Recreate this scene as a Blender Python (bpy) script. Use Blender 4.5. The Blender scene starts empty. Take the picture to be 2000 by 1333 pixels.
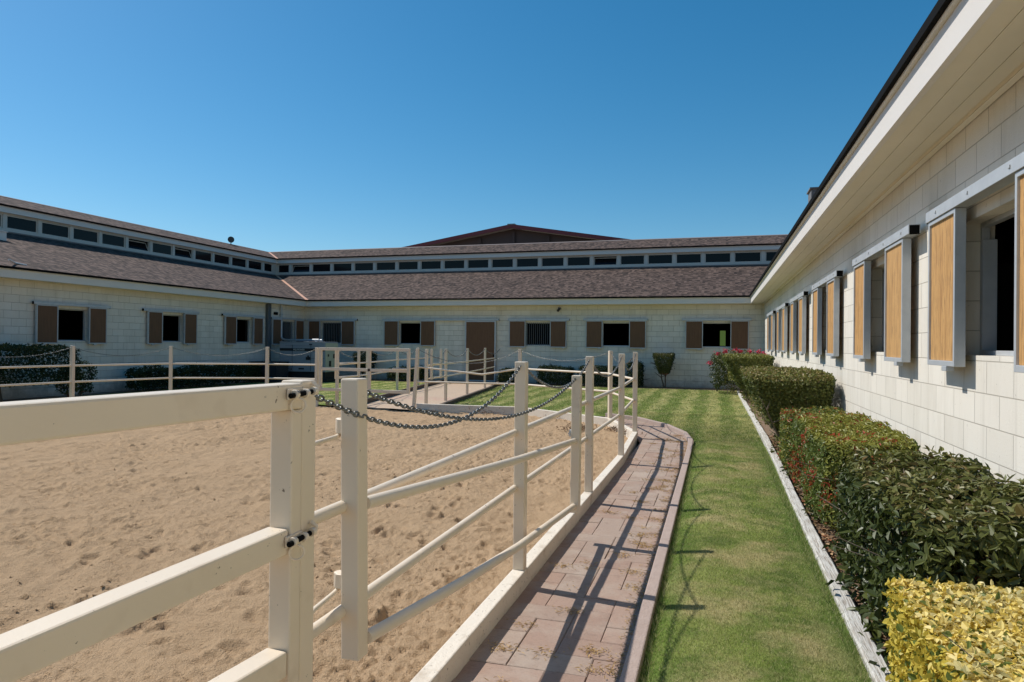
import bpy, math, random
import numpy as np
from mathutils import Vector, Matrix
random.seed(7)
rng = np.random.default_rng(11)
S = bpy.context.scene
C = S.collection
PI = math.pi

# ------------------------------------------------------------------ helpers
class MB:
    """collects faces and links them as ONE mesh object"""
    def __init__(s):
        s.v = []; s.f = []; s.m = []; s.sm = []
    def face(s, pts, mi=0, smooth=False):
        b = len(s.v); s.v += [tuple(p) for p in pts]
        s.f.append(tuple(range(b, b + len(pts)))); s.m.append(mi); s.sm.append(smooth)
    def box(s, x0, x1, y0, y1, z0, z1, mi=0):
        b = len(s.v)
        s.v += [(x0,y0,z0),(x1,y0,z0),(x1,y1,z0),(x0,y1,z0),(x0,y0,z1),(x1,y0,z1),(x1,y1,z1),(x0,y1,z1)]
        for q in ((0,3,2,1),(4,5,6,7),(0,1,5,4),(1,2,6,5),(2,3,7,6),(3,0,4,7)):
            s.f.append(tuple(b+i for i in q)); s.m.append(mi); s.sm.append(False)
    def bar(s, p, q, w, h, up=(0,0,1), mi=0):
        """square bar from p to q, w across, h along up"""
        p = Vector(p); q = Vector(q); d = (q-p).normalized(); up = Vector(up)
        a = d.cross(up).normalized(); u = a.cross(d).normalized()
        b = len(s.v)
        for c in (p, q):
            for i, j in ((-1,-1),(1,-1),(1,1),(-1,1)):
                s.v.append(tuple(c + a*(w/2*i) + u*(h/2*j)))
        for f in ((0,3,2,1),(4,5,6,7),(0,1,5,4),(1,2,6,5),(2,3,7,6),(3,0,4,7)):
            s.f.append(tuple(b+i for i in f)); s.m.append(mi); s.sm.append(False)
    def tube(s, path, r, n=10, mi=0, cap=True):
        P = [Vector(p) for p in path]
        rr = r if isinstance(r, (list, tuple)) else [r]*len(P)
        b = len(s.v); prev = None
        for i, p in enumerate(P):
            d = (P[min(i+1, len(P)-1)] - P[max(i-1, 0)]).normalized()
            if prev is None:
                ref = Vector((0,0,1)) if abs(d.z) < .9 else Vector((1,0,0))
                a = d.cross(ref).normalized()
            else:
                a = (prev - d*prev.dot(d)).normalized()
            prev = a; c = d.cross(a)
            for k in range(n):
                t = 2*PI*k/n
                s.v.append(tuple(p + a*(rr[i]*math.cos(t)) + c*(rr[i]*math.sin(t))))
        for i in range(len(P)-1):
            for k in range(n):
                k2 = (k+1) % n
                s.f.append((b+i*n+k, b+i*n+k2, b+(i+1)*n+k2, b+(i+1)*n+k)); s.m.append(mi); s.sm.append(True)
        if cap:
            s.f.append(tuple(b+k for k in reversed(range(n)))); s.m.append(mi); s.sm.append(False)
            e = b+(len(P)-1)*n
            s.f.append(tuple(e+k for k in range(n))); s.m.append(mi); s.sm.append(False)
    def torus(s, c, axis, R, r, n=20, k=8, mi=0):
        c = Vector(c); ax = Vector(axis).normalized()
        a = ax.orthogonal().normalized(); b2 = ax.cross(a)
        b = len(s.v)
        for i in range(n):
            t = 2*PI*i/n; o = a*math.cos(t)+b2*math.sin(t)
            for j in range(k):
                u = 2*PI*j/k
                s.v.append(tuple(c + o*(R+r*math.cos(u)) + ax*(r*math.sin(u))))
        for i in range(n):
            for j in range(k):
                s.f.append((b+i*k+j, b+((i+1)%n)*k+j, b+((i+1)%n)*k+(j+1)%k, b+i*k+(j+1)%k)); s.m.append(mi); s.sm.append(True)
    def build(s, name, mats, parent=None, bevel=0, recalc=False):
        me = bpy.data.meshes.new(name)
        me.from_pydata(s.v, [], s.f)
        if not isinstance(mats, (list, tuple)): mats = [mats]
        for m in mats: me.materials.append(m)
        me.polygons.foreach_set('material_index', s.m)
        me.polygons.foreach_set('use_smooth', s.sm)
        me.update()
        if recalc:
            import bmesh
            bm = bmesh.new(); bm.from_mesh(me)
            bmesh.ops.remove_doubles(bm, verts=bm.verts, dist=1e-5)
            bmesh.ops.recalc_face_normals(bm, faces=bm.faces)
            bm.to_mesh(me); bm.free()
        if any(s.sm): me.set_sharp_from_angle(angle=math.radians(50))
        o = bpy.data.objects.new(name, me); link(o, parent)
        if bevel:
            b = o.modifiers.new('b', 'BEVEL'); b.width = bevel; b.segments = 2; b.limit_method = 'ANGLE'
        return o

def link(o, parent=None):
    C.objects.link(o)
    if parent is not None:
        o.parent = parent
        if parent.parent is None: o.location = -Vector(parent.location)

def tag(o, label=None, cat=None, group=None, kind=None):
    if label: o['label'] = label
    if cat: o['category'] = cat
    if group: o['group'] = group
    if kind: o['kind'] = kind
    return o

def thing(name, label, cat, loc=(0,0,0), group=None):
    o = bpy.data.objects.new(name, None); C.objects.link(o)
    o.location = loc; o.empty_display_size = .2
    return tag(o, label, cat, group)

def npmesh(name, V, loops, nper, mats, parent=None, attrs=None, smooth=False):
    """mesh from numpy arrays; loops (n faces x nper)"""
    me = bpy.data.meshes.new(name)
    V = np.ascontiguousarray(V, np.float32); L = np.ascontiguousarray(loops, np.int32)
    me.vertices.add(len(V)); me.vertices.foreach_set('co', V.ravel())
    nf = len(L)
    me.loops.add(nf*nper); me.loops.foreach_set('vertex_index', L.ravel())
    me.polygons.add(nf)
    me.polygons.foreach_set('loop_start', np.arange(0, nf*nper, nper, dtype=np.int32))
    me.polygons.foreach_set('use_smooth', np.full(nf, smooth))
    if attrs:
        for k, a in attrs.items():
            at = me.attributes.new(k, 'FLOAT', 'POINT'); at.data.foreach_set('value', np.ascontiguousarray(a, np.float32))
    if not isinstance(mats, (list, tuple)): mats = [mats]
    for m in mats: me.materials.append(m)
    me.update(calc_edges=True); me.validate()
    o = bpy.data.objects.new(name, me); link(o, parent)
    return o

# value noise ---------------------------------------------------------------
_tab = rng.random((257, 257)).astype(np.float32)
def vnoise(x, y, seed=0):
    x = np.asarray(x) + seed*17.31; y = np.asarray(y) + seed*9.73
    xi = np.floor(x).astype(int); yi = np.floor(y).astype(int)
    fx = x-xi; fy = y-yi
    fx = fx*fx*(3-2*fx); fy = fy*fy*(3-2*fy)
    a = _tab[xi % 257, yi % 257]; b = _tab[(xi+1) % 257, yi % 257]
    c = _tab[xi % 257, (yi+1) % 257]; d = _tab[(xi+1) % 257, (yi+1) % 257]
    return (a*(1-fx)+b*fx)*(1-fy) + (c*(1-fx)+d*fx)*fy - .5

# ------------------------------------------------------------------ materials
class G:
    def __init__(s, name):
        s.mat = bpy.data.materials.new(name); s.mat.use_nodes = True
        s.t = s.mat.node_tree; s.t.nodes.clear()
        s.out = s.t.nodes.new('ShaderNodeOutputMaterial')
        s.b = s.t.nodes.new('ShaderNodeBsdfPrincipled')
        s.t.links.new(s.b.outputs[0], s.out.inputs[0])
    def n(s, typ, props=None, **ins):
        nd = s.t.nodes.new('ShaderNode'+typ)
        for k, v in (props or {}).items(): setattr(nd, k, v)
        for k, v in ins.items():
            key = int(k[1:]) if (k[0] == 'i' and k[1:].isdigit()) else k.replace('_', ' ')
            s.set(nd.inputs[key], v)
        return nd
    def set(s, sock, v):
        if isinstance(v, bpy.types.NodeSocket): s.t.links.new(v, sock)
        elif isinstance(v, bpy.types.Node): s.t.links.new(v.outputs[0], sock)
        else:
            if sock.type == 'RGBA' and len(v) == 3: v = (*v, 1)
            sock.default_value = v
    def p(s, **ins):
        for k, v in ins.items(): s.set(s.b.inputs[k.replace('_', ' ')], v)
    def math(s, op, a, b=0.0, c=0.0, clamp=False):
        nd = s.n('Math', dict(operation=op, use_clamp=clamp)); s.set(nd.inputs[0], a); s.set(nd.inputs[1], b); s.set(nd.inputs[2], c)
        return nd.outputs[0]
    def mix(s, f, a, b, mode='MIX'):
        nd = s.n('Mix', dict(data_type='RGBA', blend_type=mode)); s.set(nd.inputs[0], f); s.set(nd.inputs[6], a); s.set(nd.inputs[7], b)
        return nd.outputs[2]
    def ramp(s, f, stops, interp='LINEAR'):
        nd = s.n('ValToRGB'); s.set(nd.inputs[0], f); r = nd.color_ramp; r.interpolation = interp
        while len(r.elements) < len(stops): r.elements.new(.5)
        for e, (p, c) in zip(r.elements, stops):
            e.position = p; e.color = (*c, 1) if len(c) == 3 else c
        return nd.outputs[0]
    def pos(s): return s.n('NewGeometry').outputs['Position']
    def noise(s, scale, detail=3, vec=None, rough=.55):
        nd = s.n('TexNoise', Scale=scale, Detail=detail, Roughness=rough)
        s.set(nd.inputs['Vector'], vec if vec is not None else s.pos())
        return nd.outputs[0]
    def sep(s, v=None):
        nd = s.n('SeparateXYZ'); s.set(nd.inputs[0], v if v is not None else s.pos()); return nd.outputs
    def comb(s, x, y, z=0.0):
        nd = s.n('CombineXYZ'); s.set(nd.inputs[0], x); s.set(nd.inputs[1], y); s.set(nd.inputs[2], z); return nd.outputs[0]
    def bump(s, h, dist=.01, strength=1.0):
        nd = s.n('Bump', Strength=strength, Distance=dist); s.set(nd.inputs['Height'], h); s.set(s.b.inputs['Normal'], nd.outputs[0])

def thr(g, v, lo, hi): # smooth threshold
    nd = g.n('MapRange', dict(clamp=True)); g.set(nd.inputs[0], v); g.set(nd.inputs[1], lo); g.set(nd.inputs[2], hi)
    return nd.outputs[0]

M = {}
def plain(key, col, rough=.6, metal=0., var=.12, scale=6., bump=0., spec=None):
    g = G(key)
    n = g.noise(scale, 4)
    c = g.mix(n, tuple(x*(1-var) for x in col), tuple(min(1, x*(1+var)) for x in col))
    g.p(Base_Color=c, Roughness=rough, Metallic=metal)
    if spec is not None: g.p(Specular_IOR_Level=spec)
    if bump: g.bump(g.noise(scale*12, 4), bump)
    M[key] = g.mat; return g.mat

# painted tube: cream enamel with small chips and faint dirt
g = G('cream_paint'); ps = g.pos()
chip = thr(g, g.math('ADD', g.noise(38, 4, ps, .65), g.math('MULTIPLY', g.math('SUBTRACT', g.noise(2.2, 2, ps), .5), .35)), .70, .72)
rust = thr(g, g.noise(7, 3, ps), .60, .78)
c = g.mix(g.noise(3.2, 4, ps), (.72,.60,.455), (.79,.68,.535))
c = g.mix(g.math('MULTIPLY', rust, .30), c, (.44,.31,.19))
c = g.mix(g.math('MULTIPLY', chip, .85), c, (.10,.065,.045))
g.p(Base_Color=c, Roughness=.42); g.bump(g.noise(60, 3, ps), .0012, .6)
M['cream'] = g.mat
# white kerb paint, dirtier
g = G('kerb_paint'); ps = g.pos()
d = thr(g, g.noise(5, 6, ps, .7), .52, .72)
c = g.mix(g.math('MULTIPLY', d, .6), (.74,.66,.55), (.42,.32,.22))
c = g.mix(g.math('MULTIPLY', thr(g, g.noise(45, 3, ps), .66, .7), .7), c, (.14,.09,.06))
g.p(Base_Color=c, Roughness=.75); g.bump(g.noise(40, 5, ps), .006)
M['kerb'] = g.mat

def blockwall(key, ax, c1=(.79,.738,.645), c2=(.715,.665,.575)):
    g = G(key); ps = g.pos(); x, y, z = g.sep(ps)
    u = g.math('ADD', x, y)
    vec = g.comb(g.math('ADD', u, 60.03), g.math('ADD', z, .1735+.2115*4))
    br = g.n('TexBrick', dict(offset=.5, offset_frequency=2, squash=1.0), Scale=1.0, Mortar_Size=.0038, Mortar_Smooth=.35, Bias=0.0, Brick_Width=.423, Row_Height=.2115)
    g.set(br.inputs['Vector'], vec)
    g.set(br.inputs['Color1'], c1); g.set(br.inputs['Color2'], c2); g.set(br.inputs['Mortar'], (.47,.43,.36))
    c = br.outputs[0]
    st = g.noise(1.0, 5, g.comb(g.math('MULTIPLY', u, 2.2), g.math('MULTIPLY', z, .45)), .7)
    c = g.mix(g.math('MULTIPLY', thr(g, st, .48, .72), .34), c, (.46,.41,.32)); sk = g.noise(1.0, 4, g.comb(g.math('MULTIPLY', u, 9.), g.math('MULTIPLY', z, .35)), .6); c = g.mix(g.math('MULTIPLY', thr(g, sk, .58, .72), .22), c, (.40,.36,.29))
    low = g.math('ADD', g.math('MULTIPLY', z, -1.9), g.math('MULTIPLY', g.noise(3.4, 6, ps, .7), 1.6))
    c = g.mix(g.math('MULTIPLY', thr(g, low, .15, .75), .55), c, (.20,.17,.135))
    spk = thr(g, g.noise(30, 3, ps), .70, .73)
    c = g.mix(g.math('MULTIPLY', spk, .35), c, (.25,.21,.16))
    g.p(Base_Color=c, Roughness=.85)
    h = g.math('ADD', g.math('MULTIPLY', br.outputs['Fac'], -1.0), g.math('MULTIPLY', g.noise(75, 5, ps, .7), .35))
    g.bump(h, .0075)
    M[key] = g.mat
blockwall('block_x', 'x'); blockwall('block_y', 'y')

def shingle(key, ax):
    g = G(key); ps = g.pos(); x, y, z = g.sep(ps)
    u, v = (x, y) if ax == 'x' else (y, x)
    vec = g.comb(g.math('ADD', u, 60.), g.math('ADD', g.math('MULTIPLY', v, 1.045), 60.))
    br = g.n('TexBrick', dict(offset=.37, offset_frequency=2, squash=.7, squash_frequency=3), Scale=1.0, Mortar_Size=.006, Mortar_Smooth=.1, Bias=-.1, Brick_Width=.21, Row_Height=.142)
    g.set(br.inputs['Vector'], vec)
    g.set(br.inputs['Color1'], (.125,.084,.066)); g.set(br.inputs['Color2'], (.036,.024,.020)); g.set(br.inputs['Mortar'], (.030,.023,.021))
    c = g.mix(thr(g, g.noise(1.1, 4, ps), .35, .7), br.outputs[0], (.082,.055,.044), 'MIX')
    c = g.mix(.5, br.outputs[0], c)
    wn = g.n('TexWhiteNoise', dict(noise_dimensions='2D')); 
    sn = g.n('VectorMath', dict(operation='SNAP')); g.set(sn.inputs[0], vec); g.set(sn.inputs[1], (.105,.142,1))
    g.set(wn.inputs['Vector'], sn.outputs[0])
    c = g.mix(g.math('MULTIPLY', thr(g, wn.outputs[0], .5, .95), .62), c, (.20,.138,.112)); c = g.mix(g.math('MULTIPLY', thr(g, wn.outputs[0], .36, .05), .8), c, (.024,.017,.015))
    g.p(Base_Color=c, Roughness=.92, Specular_IOR_Level=.25)
    fr = g.math('FRACT', g.math('DIVIDE', g.math('ADD', g.math('MULTIPLY', v, 1.045), 60.), .142))
    hh = g.math('SUBTRACT', 1.0, fr) if key.endswith('p') else fr
    h = g.math('ADD', g.math('MULTIPLY', hh, .7), g.math('MULTIPLY', br.outputs['Fac'], -.6))
    h = g.math('ADD', h, g.math('MULTIPLY', g.noise(90, 3, ps), .35))
    g.bump(h, .018)
    M[key] = g.mat
shingle('shingle_x', 'x'); shingle('shingle_y', 'y')

# plywood
g = G('plywood'); ps = g.pos(); x, y, z = g.sep(ps); xy = g.math('ADD', x, y)
pv = g.n('ObjectInfo').outputs['Random']
vec = g.comb(g.math('ADD', g.math('MULTIPLY', xy, 9.0), g.math('MULTIPLY', pv, 40.)), 0.0, g.math('MULTIPLY', z, .55))
gr = g.noise(2.2, 5, vec, .6)
vec2 = g.comb(g.math('ADD', g.math('MULTIPLY', xy, 60.0), g.math('MULTIPLY', pv, 90.)), 0.0, g.math('MULTIPLY', z, 4.))
sp = g.noise(1.5, 3, vec2, .6)
c = g.ramp(gr, [(.38,(.37,.18,.055)), (.5,(.57,.315,.11)), (.60,(.45,.235,.075))])
c = g.mix(g.math('MULTIPLY', thr(g, sp, .555, .63), .75), c, (.15,.07,.025))
c = g.mix(g.math('MULTIPLY', pv, .25), c, (.50,.33,.15))
g.p(Base_Color=c, Roughness=.72); g.bump(g.math('ADD', g.math('MULTIPLY', sp, -1.0), gr), .003)
M['ply'] = g.mat
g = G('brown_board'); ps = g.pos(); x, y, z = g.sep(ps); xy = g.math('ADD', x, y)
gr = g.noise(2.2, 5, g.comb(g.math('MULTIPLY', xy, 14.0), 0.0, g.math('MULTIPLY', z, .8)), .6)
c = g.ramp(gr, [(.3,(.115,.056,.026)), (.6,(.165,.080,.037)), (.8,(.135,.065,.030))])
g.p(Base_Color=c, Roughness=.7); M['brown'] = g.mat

g = G('galvanised'); ps = g.pos()
c = g.mix(g.noise(9, 4, ps), (.42,.44,.46), (.60,.62,.635))
g.p(Base_Color=c, Roughness=.5, Metallic=.3); M['galv'] = g.mat
g = G('chain_steel'); g.p(Base_Color=g.mix(g.noise(25, 2), (.11,.112,.105), (.27,.272,.255)), Roughness=.38, Metallic=.85); M['steel'] = g.mat
plain('dark', (.006,.006,.006), .9, spec=.1)
plain('void', (.02,.019,.018), .9)
plain('fascia', (.71,.665,.61), .55, var=.05, scale=1.2)
plain('soffit', (.76,.69,.56), .7, var=.06, scale=2.5)
plain('sash', (.60,.55,.48), .55, var=.07, scale=3)
plain('edge', (.235,.185,.165), .7, var=.1)
plain('copper', (.74,.40,.25), .5, metal=.15, var=.12)
plain('barmetal', (.16,.17,.18), .5, metal=.3)
plain('downspout', (.085,.095,.105), .5)
plain('redmetal', (.145,.018,.024), .45, var=.1, scale=2)
plain('gablewall', (.062,.040,.040), .7, var=.25, scale=.5)
plain('genwhite', (.30,.32,.36), .4, var=.04)
plain('genpale', (.45,.48,.40), .45, var=.05)
plain('genblack', (.012,.012,.014), .4)
plain('letter', (.75,.75,.72), .5)
plain('tank', (.018,.019,.022), .55)
plain('utility', (.028,.031,.040), .6)
plain('bark', (.115,.085,.06), .9, var=.3, scale=30, bump=.004)
plain('twig', (.19,.145,.105), .9, var=.3, scale=30)
plain('pathkerb', (.135,.10,.075), .9, var=.3, scale=9, bump=.01)
plain('ground', (.32,.25,.17), .95, var=.2, scale=1.5)
plain('lamp', (.035,.035,.035), .4)
plain('vent', (.17,.16,.155), .6)
plain('rustbar', (.50,.47,.43), .6, var=.3, scale=30)

g = G('window_glass'); g.p(Base_Color=(.008,.009,.011), Roughness=.08, Specular_IOR_Level=.16); M['glass'] = g.mat

# sand
g = G('arena_sand'); ps = g.pos()
n1 = g.noise(1.3, 5, ps); n2 = g.noise(22, 4, ps); n3 = g.noise(110, 3, ps)
c = g.mix(n1, (.475,.32,.185), (.555,.385,.235))
c = g.mix(g.math('MULTIPLY', thr(g, n2, .56, .76), .35), c, (.28,.18,.10))
c = g.mix(thr(g, n3, .35, .7), g.mix(.22, c, (.22,.14,.075)), c)
g.p(Base_Color=c, Roughness=.95, Specular_IOR_Level=.15)
g.bump(g.math('ADD', g.math('MULTIPLY', n3, .6), g.noise(60, 5, ps, .65)), .018)
M['sand'] = g.mat
# path sand (lighter, petals)
g = G('path_sand'); ps = g.pos()
n2 = g.noise(14, 5, ps); c = g.mix(g.noise(1.6, 4, ps), (.45,.335,.235), (.53,.40,.29))
c = g.mix(g.math('MULTIPLY', thr(g, n2, .55, .7), .3), c, (.28,.19,.12))
x, y, z = g.sep(ps)
pa = g.math('MULTIPLY', thr(g, g.noise(17, 5, ps, .7), .53, .58), g.math('MULTIPLY', thr(g, y, 17.6, 18.0), thr(g, y, 19.2, 18.7)))
c = g.mix(g.math('MULTIPLY', pa, .6), c, (.42,.12,.13))
g.p(Base_Color=c, Roughness=.95); g.bump(n2, .02); M['pathsand'] = g.mat
# pavers
g = G('paver'); ps = g.pos(); ri = g.n('NewGeometry').outputs['Random Per Island']
x, y, z = g.sep(ps)
c = g.ramp(ri, [(0,(.325,.215,.162)), (.35,(.385,.262,.20)), (.7,(.345,.25,.195)), (1,(.41,.31,.245))])
pit = g.noise(1.0, 4, g.comb(g.math('MULTIPLY', x, 45.), g.math('MULTIPLY', y, 110.)), .7)
c = g.mix(g.math('MULTIPLY', thr(g, pit, .55, .66), .6), c, (.19,.13,.105))
c = g.mix(g.math('MULTIPLY', thr(g, g.noise(4, 6, ps, .65), .46, .66), .5), c, (.45,.37,.30)); c = g.mix(g.math('MULTIPLY', thr(g, g.noise(9, 5, ps, .7), .56, .66), .45), c, (.24,.16,.12))
g.p(Base_Color=c, Roughness=.88)
g.bump(g.math('ADD', g.math('MULTIPLY', pit, -.8), g.math('MULTIPLY', g.noise(180, 2, ps), .4)), .005)
M['paver'] = g.mat
plain('joint', (.22,.155,.115), .95, var=.3, scale=25)
g = G('edging'); ps = g.pos()
c = g.mix(g.noise(12, 5, ps), (.33,.245,.205), (.46,.36,.31))
g.p(Base_Color=c, Roughness=.9); g.bump(g.noise(70, 4, ps), .006); M['edging'] = g.mat
# weathered white timber
g = G('white_timber'); ps = g.pos(); x, y, z = g.sep(ps)
gr = g.noise(1.0, 5, g.comb(g.math('MULTIPLY', x, 110.), g.math('MULTIPLY', y, 5.), g.math('MULTIPLY', z, 110.)), .65)
c = g.mix(thr(g, gr, .47, .66), (.62,.60,.55), (.30,.25,.20))
c = g.mix(g.math('MULTIPLY', thr(g, g.noise(3, 4, ps), .5, .7), .4), c, (.36,.31,.25))
g.p(Base_Color=c, Roughness=.9); g.bump(g.math('MULTIPLY', gr, -1.), .012); M['timber'] = g.mat
# mulch
g = G('mulch'); ps = g.pos()
n2 = g.noise(30, 5, ps, .7)
c = g.ramp(n2, [(.3,(.10,.06,.04)), (.5,(.22,.145,.09)), (.7,(.33,.23,.15))])
g.p(Base_Color=c, Roughness=.95); g.bump(n2, .04); M['mulch'] = g.mat

def grass_color(g, rv=None):
    ps = g.pos(); x, y, z = g.sep(ps)
    n = g.noise(1.5, 5, ps, .62); n2 = g.noise(9, 4, ps)
    c = g.mix(n2, (.190,.265,.048), (.280,.340,.082))
    far = thr(g, y, 11.0, 14.5); c = g.mix(g.math('MULTIPLY', g.math('MULTIPLY', thr(g, g.math('SINE', g.math('MULTIPLY', g.math('ADD', x, g.math('MULTIPLY', g.noise(.8, 2, ps), .5)), 2*PI/.70)), .2, -.5), far), .65), c, (.12,.19,.03))  # mowing stripes: light on leaning blades put into the colour, dark bands
    st = g.math('SINE', g.math('MULTIPLY', g.math('ADD', x, g.math('MULTIPLY', g.noise(.8, 2, ps), .5)), 2*PI/.70))
    st = g.math('MULTIPLY', g.math('MULTIPLY', thr(g, st, -.3, .6), g.math('ADD', g.math('MULTIPLY', far, .8), .2)), .75)
    c = g.mix(st, c, (.52,.48,.20))  # light bands of the same painted mowing stripes
    dry = thr(g, g.math('ADD', n, g.math('MULTIPLY', g.math('SUBTRACT', g.noise(5, 3, ps), .5), .35)), .47, .64)
    dry = g.math('MULTIPLY', dry, g.math('SUBTRACT', .78, g.math('MULTIPLY', far, .55))); c = g.mix(g.math('MULTIPLY', thr(g, g.noise(2.6, 5, ps, .65), .53, .42), .75), c, (.095,.17,.026))
    c = g.mix(dry, c, (.56,.46,.235))
    edge = g.math('MULTIPLY', thr(g, y, 14., 12.), g.math('MAXIMUM', thr(g, x, -.12, -.3), thr(g, x, .5, .68)))
    c = g.mix(g.math('MULTIPLY', edge, .7), c, (.13,.245,.035))
    return c, ps
g = G('lawn_soil'); c, ps = grass_color(g)
c = g.mix(.12, c, (.25,.20,.10)); c = g.mix(g.math('MULTIPLY', thr(g, g.noise(130, 4, ps, .7), .48, .62), .6), c, (.075,.085,.022)); g.p(Base_Color=c, Roughness=.95, Specular_IOR_Level=.1); g.bump(g.noise(170, 4, ps), .012); M['lawn'] = g.mat
g = G('grass_blade'); c, ps = grass_color(g)
rv = g.n('Attribute', dict(attribute_name='rnd')).outputs['Fac']
c = g.mix(g.ramp(rv, [(0,(0,0,0)), (.72,(.15,.15,.15)), (.82,(.8,.8,.8)), (1,(1,1,1))]), g.mix(thr(g, rv, .3, .0), c, (.085,.14,.02)), (.62,.55,.29))
g.p(Base_Color=c, Roughness=.6, Specular_IOR_Level=.25)
tr = g.n('BsdfTranslucent'); g.set(tr.inputs[0], c); mx = g.n('MixShader'); g.set(mx.inputs[0], .4); g.set(mx.inputs[1], g.b.outputs[0]); g.set(mx.inputs[2], tr.outputs[0])
g.t.links.new(mx.outputs[0], g.out.inputs[0]); M['blade'] = g.mat

def leafmat(key, stops, rough=.38, trans=.25, spec=.5):
    g = G(key)
    rv = g.n('Attribute', dict(attribute_name='rnd')).outputs['Fac']
    c = g.ramp(rv, stops)
    g.p(Base_Color=c, Roughness=rough, Specular_IOR_Level=spec)
    if trans:
        tr = g.n('BsdfTranslucent'); g.set(tr.inputs[0], c)
        mx = g.n('MixShader'); g.set(mx.inputs[0], trans); g.set(mx.inputs[1], g.b.outputs[0]); g.set(mx.inputs[2], tr.outputs[0])
        g.t.links.new(mx.outputs[0], g.out.inputs[0])
    M[key] = g.mat
leafmat('leaf_dark', [(0,(.016,.028,.008)), (.5,(.032,.050,.014)), (.85,(.056,.072,.022)), (1,(.09,.095,.04))], .6, .1, .25)
leafmat('leaf_glossy', [(0,(.030,.048,.012)), (.45,(.066,.085,.019)), (.78,(.125,.135,.034)), (.92,(.19,.18,.055)), (.965,(.21,.13,.06)), (1,(.30,.07,.03))], .42, .2, .4)
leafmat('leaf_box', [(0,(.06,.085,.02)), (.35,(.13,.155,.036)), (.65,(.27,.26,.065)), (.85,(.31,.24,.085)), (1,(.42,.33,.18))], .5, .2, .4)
leafmat('leaf_red', [(0,(.055,.092,.02)), (.25,(.13,.17,.036)), (.60,(.34,.32,.06)), (.66,(.32,.17,.05)), (.78,(.34,.065,.026)), (1,(.44,.055,.03))], .45, .25, .4)
leafmat('leaf_yellow', [(0,(.33,.33,.06)), (.28,(.66,.53,.09)), (.58,(.80,.62,.13)), (.78,(.84,.72,.32)), (.9,(.58,.52,.27)), (1,(.15,.19,.045))], .45, .35, .35)
leafmat('petal', [(0,(.42,.008,.045)), (1,(.70,.035,.10))], .5, .2)
leafmat('litter', [(0,(.16,.085,.045)), (.5,(.33,.20,.11)), (.8,(.46,.32,.18)), (1,(.35,.11,.05))], .8, .05, .2)
leafmat('straw', [(0,(.34,.215,.085)), (.6,(.52,.35,.15)), (1,(.62,.45,.22))], .8, .05, .2)
leafmat('weed', [(0,(.14,.09,.05)), (1,(.28,.17,.10))], .85, .05, .2)

# ------------------------------------------------------------------ world, sun, camera
EL, AZ = math.radians(50.5), math.radians(9)
w = bpy.data.worlds.new('World'); S.world = w; w.use_nodes = True
nt = w.node_tree; bg = nt.nodes['Background']
sky = nt.nodes.new('ShaderNodeTexSky'); sky.sky_type = 'NISHITA'; sky.sun_disc = False
sky.sun_elevation = EL; sky.sun_rotation = math.radians(-90) + AZ
sky.air_density = 1.0; sky.dust_density = .55; sky.ozone_density = 4.0; sky.altitude = 100
hs = nt.nodes.new('ShaderNodeHueSaturation'); hs.inputs['Saturation'].default_value = 1.34; hs.inputs['Hue'].default_value = .487
nt.links.new(sky.outputs[0], hs.inputs['Color']); nt.links.new(hs.outputs[0], bg.inputs[0]); bg.inputs[1].default_value = .112
sun_dir = Vector((-math.cos(EL)*math.cos(AZ), math.cos(EL)*math.sin(AZ), math.sin(EL)))
sd = bpy.data.lights.new('sun', 'SUN'); sd.energy = 4.5; sd.angle = math.radians(.53); sd.color = (1.0,.955,.885)
so = bpy.data.objects.new('sun', sd); C.objects.link(so)
so.rotation_euler = sun_dir.to_track_quat('Z', 'Y').to_euler(); so.location = (-20, 0, 30)
S.view_settings.view_transform = 'Standard'; S.view_settings.look = 'None'; S.view_settings.exposure = 0; S.view_settings.gamma = 1

yaw, pitch, roll = math.radians(16.68), math.radians(.26), math.radians(.58)
cd = bpy.data.cameras.new('camera'); cam = bpy.data.objects.new('camera', cd); C.objects.link(cam); S.camera = cam
cd.sensor_width = 36; cd.lens = 36*1333/2000; cd.clip_end = 3000; cd.clip_start = .05
fw = Vector((-math.sin(yaw)*math.cos(pitch), math.cos(yaw)*math.cos(pitch), math.sin(pitch)))
r0 = Vector((math.cos(yaw), math.sin(yaw), 0)); u0 = r0.cross(fw)
r1 = r0*math.cos(roll)+u0*math.sin(roll); u1 = -r0*math.sin(roll)+u0*math.cos(roll)
mw = Matrix((r1, u1, -fw)).transposed().to_4x4(); mw.translation = (0, 0, 1.6); cam.matrix_world = mw
S.cycles.use_denoising = True
S.cycles.max_bounces = 8; S.cycles.diffuse_bounces = 4

# ------------------------------------------------------------------ the ground
m = MB(); m.face([(-400,-400,-.16),(400,-400,-.16),(400,400,-.16),(-400,400,-.16)])
tag(m.build('ground', M['ground']), kind='structure')

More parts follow.
